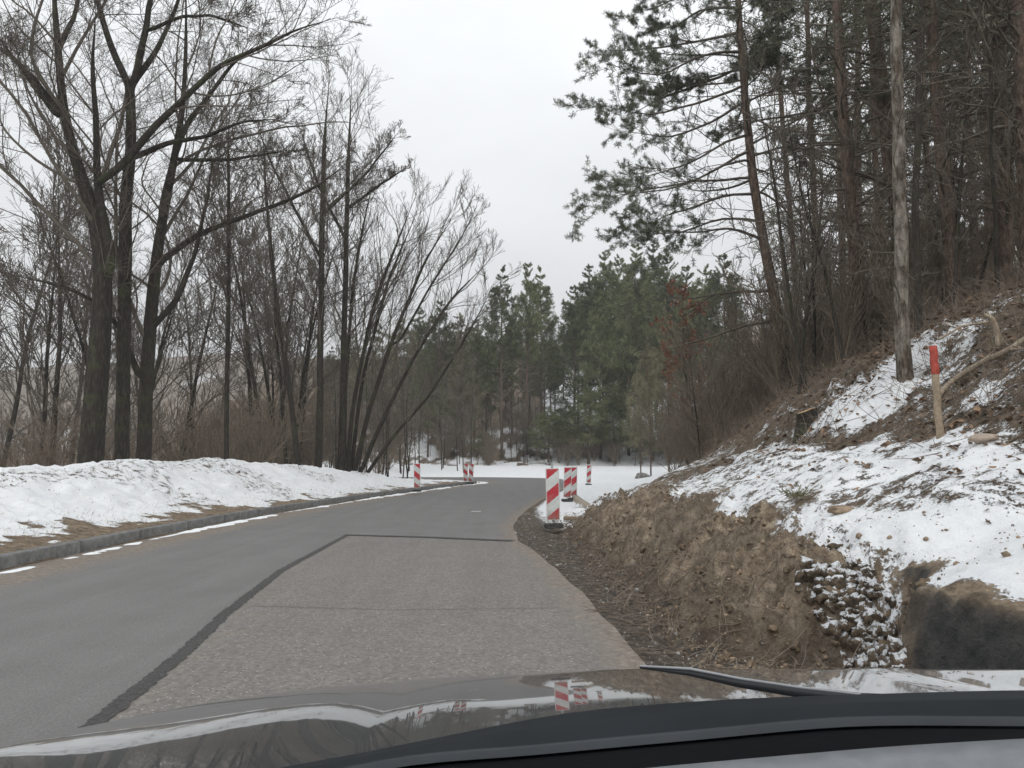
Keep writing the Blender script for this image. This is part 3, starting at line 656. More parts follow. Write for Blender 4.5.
# skyline of the left wood
SKY = [(-40, 20), (150, 60), (300, 110), (400, 185), (480, 250), (520, 300)]
sk = lambda x: np.interp(x, [a for a, _ in SKY], [c for _, c in SKY])
scatter(11, (-30, 300), (32, 54), BARE, 'broadleaf_tree', 'slender bare tree in the leafless wood behind the left snow bank', 'tree', 'bare trees behind the left snow bank', sk, 16, 201)
scatter(11, (-30, 440), (48, 80), BARE, 'broadleaf_tree', 'thin far bare tree deep in the leafless wood on the left', 'tree', 'bare trees deep in the left wood', lambda x: sk(x) + 60, 16, 202, avoid=lambda p, X, Y: X > -9 and Y > 49)
scatter(50, (-30, 330), (27, 60), BUSH, 'shrub', 'leafless brown shrub on the valley slope behind the left snow bank', 'shrub', 'shrubs behind the left snow bank', None, 3, 203, (1.0, 2.0), avoid=lambda p, X, Y: X > kerbX(Y) - 6.5)
scatter(34, (330, 478), (52, 88), POLE, 'young_tree', 'thin leafless pole tree where the kerb ends at the bend', 'tree', 'pole trees left of the bend', lambda x: 330 + (478 - x) * -.2, 13, 204, avoid=lambda p, X, Y: (-9 < X - 0 and Y < 78 and X > -8))
scatter(26, (200, 470), (55, 90), BUSH, 'shrub', 'leafless brown shrub under the trees left of the bend', 'shrub', 'shrubs left of the bend', None, 3, 205, (1.2, 2.2), avoid=lambda p, X, Y: X > -9)

scatter(26, (-30, 330), (50, 85), POLE, 'young_tree', 'thin leafless young tree far down the valley on the left', 'tree', 'young trees down the left valley', lambda x: 330, 13, 216)

# ------------------------------------------------------------------ pines
def stock_pine(seed, H, r, crown0=.35, width=3.2, nb=60, needle=(.42, .07, 9), sub=8, twigs=4, leaf=None, conic=.6, dead=.6, bark=None, whorl=15):
    rng = np.random.default_rng(seed)
    st, sr = stem_arr([[(0, 0, -.5, r), (rng.normal(0, .12), rng.normal(0, .12), H * .4, r * .75), (rng.normal(0, .2), rng.normal(0, .2), H * .8, r * .35), (0, 0, H, r * .06)]], 20, rng, .02)
    prof = lambda t: width * (np.clip((1 - t) / .62, 0.0, 1) ** conic + .07) * (.55 + .45 * np.clip((t - crown0) / .12, 0, 1))
    p1, r1, t1 = sprout(rng, st, sr, nb, crown0 * dead, .975, (48, 85), lambda t, pl: prof(t), 8, .45, .10, lambda u: -.02 + .09 * u, .25, .06, whorl=whorl)
    live = t1 > crown0 + rng.normal(0, .03, len(t1))
    lv = [(st, sr, 8), (p1, np.maximum(r1, .012), 4)]
    top = live & (t1 > .87); live2 = live & ~top; V0, q0 = needles(rng, p1[top], 150, needle[0] * .8, needle[1] * .9, 1.0, .1)
    p2, r2, _ = sprout(rng, p1[live2], r1[live2], sub, .25, .99, (30, 60), lambda t, pl: pl * .42 * (1.2 - .7 * t), 5, .5, .12, .05, .4, 1, .6)
    p2d, r2d, _ = sprout(rng, p1[~live], r1[~live], 4, .3, .95, (30, 70), .3, 4, .5, .2, -.02, .4, 1, .4) if (~live).any() else (None, None, None)
    lv.append((p2, np.maximum(r2, .008), 3))
    if p2d is not None: lv.append((p2d, np.maximum(r2d, .007), 3))
    p3, r3, _ = sprout(rng, p2, r2, twigs, .2, .99, (25, 55), lambda t, pl: pl * .5, 3, .6, .15, .08, .4)
    V1, q1 = needles(rng, p3, needle[2], needle[0], needle[1]); V2, q2 = needles(rng, p2, needle[2], needle[0], needle[1], 1, .35)
    trunk = wood_mesh('trunk', lv[:1], bark or MPINE); limbs = wood_mesh('limbs', lv[1:], MLIMB)
    crown = mesh_np('crown', np.concatenate([V1, V2, V0]), np.concatenate([q1, q2 + len(V1), q0 + len(V1) + len(V2)]), None, [leaf or MNEED])
    return trunk, crown, limbs
def place_pine(name, m, x, y, s, rz, label, group=None, tilt=(0, 0), sz=None):
    r = place(name, m, x, y, s, rz, label, 'tree', group, tilt); link('limbs', m[2], r)
    if sz: r.scale = (s * sz, s * sz, s)
    return r
FARP = [stock_pine(300 + i, 20, .2, (.42, .25, .5, .3)[i], (3.6, 4.3, 3.4, 4.0)[i], 110, (.26, .024, 9), 9, 5, None, (1.0, .9, .85, 1.0)[i], .6, None, (26, 30, 24, 28)[i]) for i in range(4)]
OLIV = [stock_pine(320 + i, 16, .16, .2, 3.6, 66, (.28, .022, 8), 9, 5, MOLIVE, .8) for i in range(2)]
def far_pine(x, top, Y, v, label, group=None, sz=1.0, kinds=FARP, name='pine_tree', H=20):
    X = (x - 512) / FPX * Y; z0 = hz(X, Y); s = (P(x, top, Y)[2] - z0) / H
    return place_pine(name, kinds[v % len(kinds)], X, Y, s, rng.uniform(0, 6.28), label, group, (0, 0), sz)
far_pine(502, 263, 97, 0, 'tall pine with a bare lower trunk, left of a close pair beyond the snow field', None, .82)
far_pine(527, 259, 98, 2, 'tall pine at the centre of the close group beyond the snow field', None, .80)
far_pine(541, 263, 101, 0, 'tall pine at the right of the close group, next to the gap of sky', None, .74)
for i, (x, t, Y) in enumerate([(574, 282, 100), (590, 262, 102), (606, 246, 104), (622, 252, 101), (640, 240, 103), (656, 238, 106), (672, 250, 99), (690, 262, 96), (600, 292, 96), (628, 280, 96), (578, 300, 104), (652, 275, 95), (710, 262, 92), (728, 250, 90)]):
    far_pine(x, t, Y, 1 + i % 3, 'tall green pine in the dense stand beyond the snow field, right of the sky gap', 'pines beyond the snow field', .95)
for i, (x, t, Y) in enumerate([(402, 312, 100), (420, 305, 104), (440, 298, 100), (458, 310, 103), (474, 318, 98), (486, 330, 104), (380, 320, 108), (352, 330, 102), (330, 345, 108), (512, 318, 104), (555, 345, 108), (545, 330, 110), (465, 340, 96), (428, 338, 97)]):
    far_pine(x, t, Y, i, 'brownish green pine of the far wood, lower than the tall central pines', 'lower pines left of the centre', .95, OLIV if i % 3 == 0 else FARP, H=16 if i % 3 == 0 else 20)
for i, (x, t, Y) in enumerate([(668, 300, 62), (650, 335, 66), (690, 318, 58), (640, 362, 72)]):
    far_pine(x, t, Y, i, 'pale olive larch-like tree between the pines and the right bank', 'pale olive trees by the right bank', .62, OLIV, 'larch_tree', 16)
Rb = np.random.default_rng(88)
for i in range(20):
    x = 340 + i * 19 + Rb.uniform(-6, 6); far_pine(x, float(np.interp(x, [340, 500, 545, 600, 720], [352, 318, 338, 275, 290])) + Rb.uniform(-6, 18), Rb.uniform(110, 124), (1, 3)[i % 2], 'far dark pine deep behind the stand beyond the snow field', 'deep row of far pines', 1.0)
# low evergreen in front of the far stand
for i, (x, t, Y) in enumerate([(588, 385, 93), (548, 405, 94), (615, 395, 94), (566, 400, 95), (484, 428, 95), (640, 418, 94), (668, 412, 92), (455, 425, 97), (692, 405, 90), (530, 425, 97)]):
    far_pine(x, t, Y, 1, 'small bushy evergreen at the edge of the snow field', 'small evergreens at the field edge', 1.9, FARP)
scatter(64, (400, 700), (93, 108), POLE, 'young_tree', 'thin leafless young tree at the edge of the far snow field', 'tree', 'young trees beyond the snow field', lambda x: 372, 13, 206, avoid=lambda p, X, Y: 550 < p < 600)
scatter(48, (440, 700), (92.5, 99), BUSH, 'shrub', 'dark leafless shrub at the far edge of the snow field', 'shrub', 'shrubs at the far edge of the snow field', None, 3, 207, (.7, 1.4), avoid=lambda p, X, Y: (495 < p < 535 and Y < 97) or (625 < p < 665 and Y < 96.5))

# the near pine whose limbs reach out over the road
Y0 = 22.0; b = P(786, 372, Y0); b[2] = hz(b[0], b[1]) - .3; bm = tuple(b); R = np.random.default_rng(41)
tr = px_stem([(789, 392, 15), (783, 350, 14), (775, 300, 13), (765, 250, 12), (752, 170, 11), (745, 100, 9), (739, 20, 8), (735, -60, 6), (730, -150, 3), (726, -210, 1.5)], Y0, bm)
st, sr = stem_arr([tr], 40, R, .01)
lim = [[(738, 8), (705, 8), (672, 28), (640, 30)], [(741, 32), (700, 40), (650, 52), (598, 50)], [(742, 52), (705, 55), (655, 78), (600, 62)], [(744, 68), (700, 85), (650, 105), (618, 118)],
       [(744, 85), (705, 100), (650, 118), (582, 98)], [(747, 100), (715, 120), (670, 140), (600, 126)], [(751, 134), (725, 140), (690, 165), (630, 180), (602, 172)], [(752, 150), (720, 165), (680, 190), (618, 195), (577, 212)],
       [(755, 178), (720, 178), (670, 185), (612, 196), (590, 208)], [(758, 194), (720, 196), (670, 215), (625, 235)], [(762, 222), (730, 215), (690, 228), (640, 238), (616, 232)],
       [(764, 240), (735, 226), (700, 236), (655, 228), (625, 215)], [(742, -20), (700, -15), (660, 5), (625, 18)], [(736, -50), (690, -40), (650, -15), (640, 0)],
       [(772, 290), (730, 292), (690, 300), (650, 292)], [(778, 320), (735, 330), (690, 345), (650, 352)]]
LP = []
for j, l in enumerate(lim):
    dz_ = R.uniform(-2.2, 2.2); n = len(l); LP.append([(*(P(x, y, Y0 + dz_ * i / (n - 1)) - b), [.045, .034, .024, .014, .009][i]) for i, (x, y) in enumerate(l)])
p1, r1 = stem_arr(LP, 12, R, .04)
deadn = 2
pl, rl = p1[:-deadn], r1[:-deadn]
pm, rm, tm = sprout(R, st, sr, 46, .30, .99, (65, 100), lambda t, q: 3.3 * np.clip((1.05 - t) / .4, .2, 1), 12, .32, .10, lambda u: -.03 + .08 * u, .25, .04, 0, bias=(0.5, 0.4, 0))
livem = tm > .42
live = np.concatenate([pl, pm[livem]]); liver = np.concatenate([rl, rm[livem]])
p2, r2, t2 = sprout(R, live, liver, 16, .18, .99, (25, 60), lambda t, q: q * .26 * (1.2 - .6 * t), 6, .5, .13, .03, .4, 1, .5)
tm2 = np.repeat(np.arange(len(live)), 16)
p3, r3, t3 = sprout(R, p2, r2, 7, .2, .99, (25, 55), lambda t, q: q * .28, 4, .6, .14, .10, .5)
outer = np.repeat(t2, 7) > (np.where(np.repeat(tm2, 7) < len(pl),   .38, .26) + R.normal(0, .08, len(t3)))
V1, q1 = needles(R, p3[outer], 54, .115, .0062, 1.7, .25)
dd = np.concatenate([p1[-deadn:], pm[~livem]]); ddr = np.concatenate([r1[-deadn:], rm[~livem]])
p2d, r2d, _ = sprout(R, dd, ddr, 9, .25, .98, (25, 60), .28, 6, .5, .16, 0, .4)
p3d, r3d, _ = sprout(R, p2d, r2d, 4, .2, .98, (25, 60), .4, 4, .5, .18, 0, .4)
root = empty('pine_tree', bm); tag(root, 'slanting pine reaching long needle-tufted limbs out left over the road against the sky', 'tree')
link('trunk', wood_mesh('trunk', [(st, sr, 10)], MPINE), root)
link('limbs', wood_mesh('limbs', [(p1, r1, 6), (pm, np.maximum(rm, .008), 4), (p2, np.maximum(r2, .006), 3), (p3, np.maximum(r3, .004), 3), (p2d, np.maximum(r2d, .006), 3), (p3d, np.maximum(r3d, .005), 3)], MTWIG), root)
link('crown', mesh_np('crown', V1, q1, None, [MNEEDN]), root)

# right-hand forest
MIDP = [stock_pine(340 + i, 20, .19, (.42, .5, .36)[i], 3.4, 56, (.20, .018, 9), 7, 4, MNEEDN, .5, .25) for i in range(3)]
def trunk_tree(label, pts, Y, v, seed, kind='pine', mat=None, group=None):
    """a tree whose trunk follows the photo, with the crown of its kind above"""
    R = np.random.default_rng(seed); b = P(pts[0][0], pts[0][1], Y); b[2] = hz(b[0], b[1]) - .3; b = np.array(b)
    poly = px_stem([(p[0], p[1], p[2]) for p in pts], Y, b); poly[0] = (0, 0, 0, poly[0][3]); st, sr = stem_arr([poly], 30, R, .012)
    root = empty('pine_tree' if kind == 'pine' else 'broadleaf_tree', tuple(b)); tag(root, label, 'tree', group)
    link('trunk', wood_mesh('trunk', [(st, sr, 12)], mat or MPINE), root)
    if kind == 'pine':
        p1, r1, t1 = sprout(R, st, sr, 52, .22, .99, (65, 100), lambda t, q: 3.2 * np.clip((1.1 - t) / .4, .3, 1), 9, .28, .12, lambda u: -.03 + .07 * u, .25, .045)
        lv_ = t1 > .5
        p2, r2, _ = sprout(R, p1[lv_], r1[lv_], 7, .2, .99, (25, 60), lambda t, q: q * .34, 5, .5, .13, .03, .4, 1, .5)
        p3, r3, _ = sprout(R, p2, r2, 5, .2, .99, (25, 55), .45, 3, .6, .15, .05, .5)
        pd, rd, _ = sprout(R, p1[~lv_], r1[~lv_], 7, .2, .98, (25, 65), .3, 5, .5, .2, -.01, .4)
        V1, q1 = needles(R, p3, 12, .13, .010)
        link('limbs', wood_mesh('limbs', [(p1, np.maximum(r1, .008), 4), (p2, np.maximum(r2, .006), 3), (p3, np.maximum(r3, .005), 3), (pd, np.maximum(rd, .005), 3)], MLIMB), root)
        link('crown', mesh_np('crown', V1, q1, None, [MNEEDN]), root)
    else:
        lv = spawn_bare(R, st, sr, (30, 5, 4, 3), (.11, .5, .5, .5), .007, .2, .06, (45, 85), .02, 3)
        link('crown', wood_mesh('crown', lv[1:], MTWIG), root)
    return root
trunk_tree('nearest pale grey straight trunk on the right bank, beside the snow patch', [(908, 396, 21), (905, 378, 17.5), (900, 320, 16), (903, 255, 15.5), (898, 190, 15), (901, 130, 14.2), (895, 70, 13.6), (897, 0, 12.5), (893, -120, 10), (890, -300, 5)], 11.5, 0, 501, 'bare', MGREYB)
trunk_tree('dark slim trunk just right of the nearest pale trunk', [(920, 378, 9), (918, 300, 8), (915, 200, 8), (920, 60, 7), (922, -60, 5), (924, -160, 2)], 13.5, 0, 502, 'bare', MBARK)
trunk_tree('reddish pine with a straight bare trunk between the slanting pine and the pale trunk', [(862, 332, 15), (856, 270, 14), (850, 200, 13), (843, 100, 12), (836, 0, 11), (828, -110, 8), (822, -220, 3)], 19, 0, 503)
trunk_tree('thick reddish pine right behind the pale grey trunk', [(915, 300, 20), (900, 220, 19), (890, 160, 18), (880, 70, 17), (870, 0, 16), (862, -120, 10), (858, -220, 4)], 20, 0, 504)
trunk_tree('dark pine trunk right of the pale trunk, forking brush at its foot', [(955, 300, 17), (948, 220, 16), (940, 130, 15), (932, 30, 14), (926, -90, 11), (920, -200, 4)], 17, 0, 505)
trunk_tree('pine trunk near the right edge above the fallen branch', [(1002, 260, 17), (1005, 160, 16), (998, 80, 15), (1000, 0, 14), (1002, -120, 9), (1004, -220, 4)], 17, 0, 506)
trunk_tree('dark thick pine at the very right edge of the slope', [(1030, 270, 22), (1026, 160, 20), (1022, 60, 19), (1018, -60, 15), (1015, -200, 5)], 15, 0, 507)
for i, (x, y, wpx, Y, dx) in enumerate([(820, 345, 8, 25, -14), (975, 280, 9, 22, -12), (800, 350, 7, 30, -25), (880, 320, 8, 26, -10), (935, 300, 9, 25, -20), (985, 270, 9, 27, 8)]):
    trunk_tree('slim dark pine standing back in the dense wood on the right slope', [(x, y, wpx), (x + dx * .3, y - 110, wpx * .9), (x + dx * .8, y - 260, wpx * .8), (x + dx, -40, wpx * .6), (x + dx, -170, 2)], Y, 0, 520 + i, 'pine', None, 'slim pines on the right slope')
def place_mid(n, xr, Yr, seed, avoid=None):
    r = np.random.default_rng(seed)
    for _ in range(n):
        px_ = r.uniform(*xr); Y = r.uniform(*Yr); X = (px_ - 512) / FPX * Y
        place_pine('pine_tree', MIDP[int(r.integers(3))], X, Y, r.uniform(.85, 1.15), r.uniform(0, 6.28), 'dark pine deep in the dense wood on the right slope', 'pines deep in the right wood', (r.normal(0, .03), r.normal(0, .03)), 1)
place_mid(11, (810, 1100), (24, 46), 61); place_mid(12, (755, 1100), (44, 75), 62)
scatter(20, (700, 880), (26, 50), POLE, 'young_tree', 'thin leafless young tree on the slope above the far stake', 'tree', 'young trees above the far stake', lambda x: np.interp(x, [690, 760, 900], [300, 190, 120]), 13, 211)
scatter(26, (790, 1080), (14.5, 34), POLE, 'young_tree', 'thin leafless young tree among the pines on the right slope', 'tree', 'young trees among the right pines', None, 13, 212, (.4, .8), tilt=.12)
scatter(26, (690, 860), (24, 48), BUSH, 'shrub', 'leafless brown shrub on the slope between the stakes', 'shrub', 'shrubs on the slope between the stakes', None, 3, 213, (.7, 1.5))
scatter(34, (780, 1080), (14.5, 30), BUSH, 'shrub', 'leafless brown shrub among the trunks on the right slope', 'shrub', 'shrubs among the right trunks', None, 3, 214, (.6, 1.3), avoid=lambda p, X, Y: p < 915 and Y < 16)
scatter(12, (655, 720), (36, 60), BUSH, 'shrub', 'leafless brown shrub where the right bank meets the snow field', 'shrub', 'shrubs at the foot of the right bank', None, 3, 215, (.8, 1.5))
# rust-leaved tree
X_ = (686 - 512) / FPX * 46; Rm = np.random.default_rng(71)
rp = [[(0, 0, -.4, .09), (.1, 0, 4, .07), (-.1, .1, 8, .04), (0, 0, 11, .012)]]; st, sr = stem_arr(rp, 16, Rm, .05)
lv = spawn_bare(Rm, st, sr, (16, 6, 4, 3), (.24, .5, .5, .5), .008, .2, .3, (30, 70), .04, 3)
V1, q1 = needles(Rm, lv[-1][0], 8, .15, .05, 1.4)
root = empty('broadleaf_tree', (X_, 46, hz(X_, 46) - .2)); tag(root, 'small tree still holding rust red dead leaves above the far stake', 'tree')
link('trunk', wood_mesh('trunk', lv[:1], MBARK), root); link('limbs', wood_mesh('limbs', lv[1:], MTWIG), root); link('crown', mesh_np('crown', V1, q1, None, [MRUST]), root)

# ------------------------------------------------------------------ brush, grass, rubble (uncountable)
def brush(name, n, xs, ys, seed, L, rad, mat, keep=None, up=.5, seg=4):
    R = np.random.default_rng(seed); X = R.uniform(*xs, n); Y = ys[0] + (ys[1] - ys[0]) * R.uniform(0, 1, n) ** 1.3
    if keep is not None: k_ = keep(X, Y, R); X, Y = X[k_], Y[k_]
    n = len(X); Z = height(X, Y); p = np.empty((n, seg, 3)); p[:, 0] = np.stack([X, Y, Z - .02], 1)
    d = R.normal(0, 1, (n, 3)); d[:, 2] = np.abs(d[:, 2]) * up; d /= np.linalg.norm(d, axis=1, keepdims=True); l = L * R.uniform(.3, 1.2, n)
    for m in range(1, seg):
        d = d + R.normal(0, .25, (n, 3)); d /= np.linalg.norm(d, axis=1, keepdims=True); p[:, m] = p[:, m - 1] + d * (l / (seg - 1))[:, None]
        p[:, m, 2] = np.maximum(p[:, m, 2], height(p[:, m, 0], p[:, m, 1]) + .01)
    r = rad * R.uniform(.5, 1.3, n)[:, None] * np.linspace(1, .4, seg)[None, :]
    V, q = tubes(p, r, 3); o = link(name, mesh_np(name, V, q, None, [mat])); tag(o, kind='stuff'); return o
def dlip(X, Y): return X - np.interp(Y, LX[:, 0], LX[:, 1])
o = brush('undergrowth', 26000, (3.5, 22), (7.5, 42), 81, .75, .0045, MBRUSH, lambda X, Y, R: (dlip(X, Y) > 2.2 + R.uniform(-.5, .6, len(X))) & (dlip(X, Y) < 12) & ~((np.abs(X / Y * 800 + 512 - 868) < 24) & (Y > 9) & (Y < 16) & (R.uniform(0, 1, len(X)) < .85)), .9)
tag(o, 'tangle of dead brown stems and twigs covering the right slope', 'undergrowth')
o = brush('debris', 2600, (.9, 3.0), (4.2, 19), 82, .42, .0055, MBRUSH, lambda X, Y, R: (dlip(X, Y) < -.5) & (X > np.interp(Y, RX[:, 0], RX[:, 1]) + .12), .12)
tag(o, 'broken twigs and roots littering the muddy ditch beside the asphalt', 'debris')
o = brush('dead_grass', 9000, (-9.5, -5), (7, 48), 83, .13, .003, MGRASS, lambda X, Y, R: (kerbX(Y) - X > .2) & (kerbX(Y) - X < 1.2 + 1.2 * R.uniform(0, 1, len(X)) ** 3), 1.6, 3)
tag(o, 'tan dead grass between the kerb and the left snow bank', 'grass')

def rock_verts(R, sub=1):
    import bmesh
    bm_ = bmesh.new(); bmesh.ops.create_icosphere(bm_, subdivisions=sub, radius=1)
    v = np.array([x.co[:] for x in bm_.verts]); f = np.array([[q.index for q in t.verts] for t in bm_.faces]); bm_.free()
    return v, f
v0, f0 = rock_verts(None, 1)
def rubble(name, n, xs, ys, seed, size, mat, keep, label):
    R = np.random.default_rng(seed); X = R.uniform(*xs, n); Y = ys[0] + (ys[1] - ys[0]) * R.uniform(0, 1, n) ** 1.5; k_ = keep(X, Y, R); X, Y = X[k_], Y[k_]; n = len(X)
    s = size * (R.pareto(2.6, n) * .30 + .30); s = np.minimum(s, size * 1.7); Z = height(X, Y)
    v = v0[None] * (1 + R.normal(0, .24, (n, len(v0), 1))) * s[:, None, None] * R.uniform(.6, 1.25, (n, 1, 3)) + np.stack([X, Y, Z + s * .15], 1)[:, None]
    f = f0[None] + (np.arange(n) * len(v0))[:, None, None]
    o = link(name, mesh_np(name, v.reshape(-1, 3), None, f.reshape(-1, 3), [mat])); tag(o, label, 'rubble', None, 'stuff')
MT2 = mat_plain('lumpy_soil', (.165, .124, .086), .97, var=.85, scale=7, bump=.04); MCLOD = mat_plain('dry_clods', (.23, .175, .125), .95, var=.7, scale=5, bump=.02); MGRAV = mat_plain('grey_stones', (.24, .23, .215), .9, var=.6, scale=4)
rubble('rubble', 16000, (1.0, 3.2), (4.3, 22), 91, .015, MCLOD, lambda X, Y, R: (dlip(X, Y) > -1.35) & (dlip(X, Y) < .15) & (X > .95) & ~((Y < 5.4) & (X > 2.0)), 'loose sandy clods crumbled down the cut bank')
v1_, f1_ = rock_verts(None, 2)
def clods(name, n, xs, ys, seed, size, mat, keep, label):
    R = np.random.default_rng(seed); X = R.uniform(*xs, n); Y = ys[0] + (ys[1] - ys[0]) * R.uniform(0, 1, n) ** 1.6; k_ = keep(X, Y, R); X, Y = X[k_], Y[k_]; n = len(X)
    s = np.minimum(size * (R.pareto(2.2, n) * .4 + .4), size * 1.7); Z = height(X, Y); o_ = R.uniform(0, 99, n)[:, None]
    nn = fbm(v1_[None, :, 0] * 2.3 + o_, v1_[None, :, 1] * 2.3 + v1_[None, :, 2] * 1.9 + o_, 3, 7, .7) - .5
    nn = nn + (fbm(v1_[None, :, 0] * 6 + o_, v1_[None, :, 1] * 6 - v1_[None, :, 2] * 5 + o_, 2, 9) - .5) * .55; nn = nn - .12
    v = v1_[None] * (1 + nn[..., None] * 1.7) * s[:, None, None] * R.uniform(.6, 1.3, (n, 1, 3)) + np.stack([X, Y, Z - s * .1], 1)[:, None]
    f = f1_[None] + (np.arange(n) * len(v1_))[:, None, None]
    tag(link(name, mesh_np(name, v.reshape(-1, 3), None, f.reshape(-1, 3), [mat])), label, 'rubble', None, 'stuff')
clods('soil_clods', 3600, (1.2, 3.2), (4.4, 20), 93, .030, MT2, lambda X, Y, R: (dlip(X, Y) > -1.2) & (dlip(X, Y) < .05) & (X > 1.1) & ~((Y < 4.9) & (X > 2.0)) & (R.uniform(0, 1, len(X)) < .25 + sst(.4, .6, fbm(X * 1.5, Y * 1.2, 3, 44))), 'big crumbly soil lumps on the face of the cut bank')
kd = M('snow_dusted_soil'); co_ = kd.co('Object'); g_ = kd.n('ShaderNodeNewGeometry'); sg = kd.n('ShaderNodeSeparateXYZ'); kd.l(g_.outputs['Normal'], sg.inputs[0])
f_ = kd.rng(kd.mth('ADD', sg.outputs['Z'], kd.mth('MULTIPLY', kd.mth('SUBTRACT', kd.noise(17, 6, .75, co_), .5), 4.2)), .42, .66)
so_ = kd.ramp(kd.noise(13, 6, .7, co_), [(.3, (.04, .033, .026)), (.5, (.13, .10, .07)), (.7, (.28, .22, .155))])
kd.col(kd.mix(f_, so_, (.74, .76, .78))); kd.bump(kd.noise(40, 4, .7, co_), .03, 1.0); MDUST = kd.m
Rs = np.random.default_rng(123)
def lumps(name, n, size, mat, label):                 # frozen lumps heaped at the nose of the cut
    c = []
    while len(c) < n:
        t = Rs.uniform(0, 1); c.append(hit(838 + 46 * t + Rs.normal(0, 15), 568 + 108 * t + Rs.normal(0, 7)))
    c = np.array(c); s = size * Rs.uniform(.4, 1.3, n); o_ = Rs.uniform(0, 99, n)[:, None]
    nn = fbm(v1_[None, :, 0] * 2.1 + o_, v1_[None, :, 1] * 2.1 + v1_[None, :, 2] * 1.9 + o_, 3, 7, .7) - .5
    nn = nn + (fbm(v1_[None, :, 0] * 6 + o_, v1_[None, :, 1] * 6 - v1_[None, :, 2] * 5 + o_, 2, 9) - .5) * .6
    v = v1_[None] * (1 + nn[..., None] * 1.8) * s[:, None, None] * Rs.uniform(.6, 1.4, (n, 1, 3)) + c[:, None] + np.array([-.01, 0, .005 if mat is MSNOW else -.01])
    f = f1_[None] + (np.arange(n) * len(v1_))[:, None, None]
    tag(link(name, mesh_np(name, v.reshape(-1, 3), None, f.reshape(-1, 3), [mat])), label, 'rubble', None, 'stuff')
lumps('soil_clods', 240, .044, MDUST, 'snow dusted frozen soil lumps heaped at the near end of the cut bank')
rubble('gravel', 3600, (.0, 2.6), (4.5, 22), 92, .017, MGRAV, lambda X, Y, R: (dlip(X, Y) < -.7) & (X > np.interp(Y, RX[:, 0], RX[:, 1]) - .05), 'grey gravel and chips along the broken right edge of the asphalt')

def litter(name, n, xs, ys, seed, size, mat, keep, label):
    R = np.random.default_rng(seed); X = R.uniform(*xs, n); Y = ys[0] + (ys[1] - ys[0]) * R.uniform(0, 1, n) ** 1.4; k_ = keep(X, Y, R); X, Y = X[k_], Y[k_]; n = len(X)
    Z = height(X, Y) + .012; a = R.uniform(0, 6.28, n); s = size * R.uniform(.5, 1.4, n); e1_ = np.stack([np.cos(a), np.sin(a), R.normal(0, .35, n)], 1); e2_ = np.stack([-np.sin(a), np.cos(a), R.normal(.2, .35, n)], 1) * .6
    c = np.stack([X, Y, Z], 1); up_ = np.array([0, 0, .25]); V = np.stack([c - e1_ * s[:, None], c - e2_ * s[:, None] + up_ * s[:, None], c + e1_ * s[:, None], c + e2_ * s[:, None] + up_ * s[:, None]], 1).reshape(-1, 3)
    o = link(name, mesh_np(name, V, np.arange(n * 4).reshape(-1, 4), None, [mat])); tag(o, label, 'leaves', None, 'stuff')
MLITTER = mat_plain('dead_leaves', (.21, .135, .085), .85, var=.75, scale=2.5)
litter('leaf_litter', 42000, (3.2, 20), (5.5, 40), 95, .045, MLITTER, lambda X, Y, R: (dlip(X, Y) > 2.0 + R.normal(0, .65, len(X))) & (dlip(X, Y) < 12) & (R.uniform(0, 1, len(X)) < .25 + .75 * sst(.42, .55, fbm(X * 1.6, Y * 1.6, 3, 97))), 'brown dead leaves scattered over the right slope')
rubble('earth_crumbs', 5200, (-12, -5.5), (7, 45), 99, .017, MCLOD, lambda X, Y, R: (kerbX(Y) - X > .3) & (kerbX(Y) - X < 4.5) & (R.uniform(0, 1, len(X)) < sst(.40, .62, fbm(X * .8, Y * .6, 4, 94)) + .25), 'dirt crumbs scattered on the left snow bank')
rubble('earth_crumbs', 7000, (2.2, 8), (4.2, 26), 96, .014, MCLOD, lambda X, Y, R: (dlip(X, Y) > -.1) & (dlip(X, Y) < 2.6) & (R.uniform(0, 1, len(X)) < sst(.40, .62, fbm(X * 1.1, Y * .9, 4, 98)) + .08), 'brown earth crumbs scattered on the snow of the right slope')

# stones, clods lying apart on the snow slope
def rock(label, x, y, Y, wpx, mat, seed, flat=.55, name='stone', cat='stone'):
    R = np.random.default_rng(seed); v, f = rock_verts(R, 3); q = hit(x, y); Y = q[1]; s = wpx * Y / FPX / 2
    n = (fbm(v[:, 0] * 2 + 9 * seed, v[:, 1] * 2 + v[:, 2] * 2, 4, seed) - .5) * .8
    v = v * (1 + n[:, None]) * np.array([1, .8, flat]) * s
    o = link(name, mesh_np(name, v, None, f, [mat]), None, (q[0], q[1], hz(q[0], q[1]) + s * flat * .3)); tag(o, label, cat)
rock('flat brown earth clod lying on the snow below the stump', 841, 512, 8.9, 26, MCLOD, 3, .35, 'earth_clod', 'clod')
rock('pale sandy stone at the muddy foot of the bank near the bonnet', 865, 662, 5.0, 12, mat_plain('sandy_stone', (.46, .38, .25), .9, bump=.01), 4, .8)
rock('dark stone at the far lip of the cut bank by the snow field', 642, 478, 26, 14, MGRAV, 5, .6)
rock('broken pale concrete lump beside the foot of the tall stake', 985, 440, 8.6, 30, mat_plain('pale_lump', (.38, .31, .25), .95, bump=.02), 6, .35, 'earth_clod', 'clod')
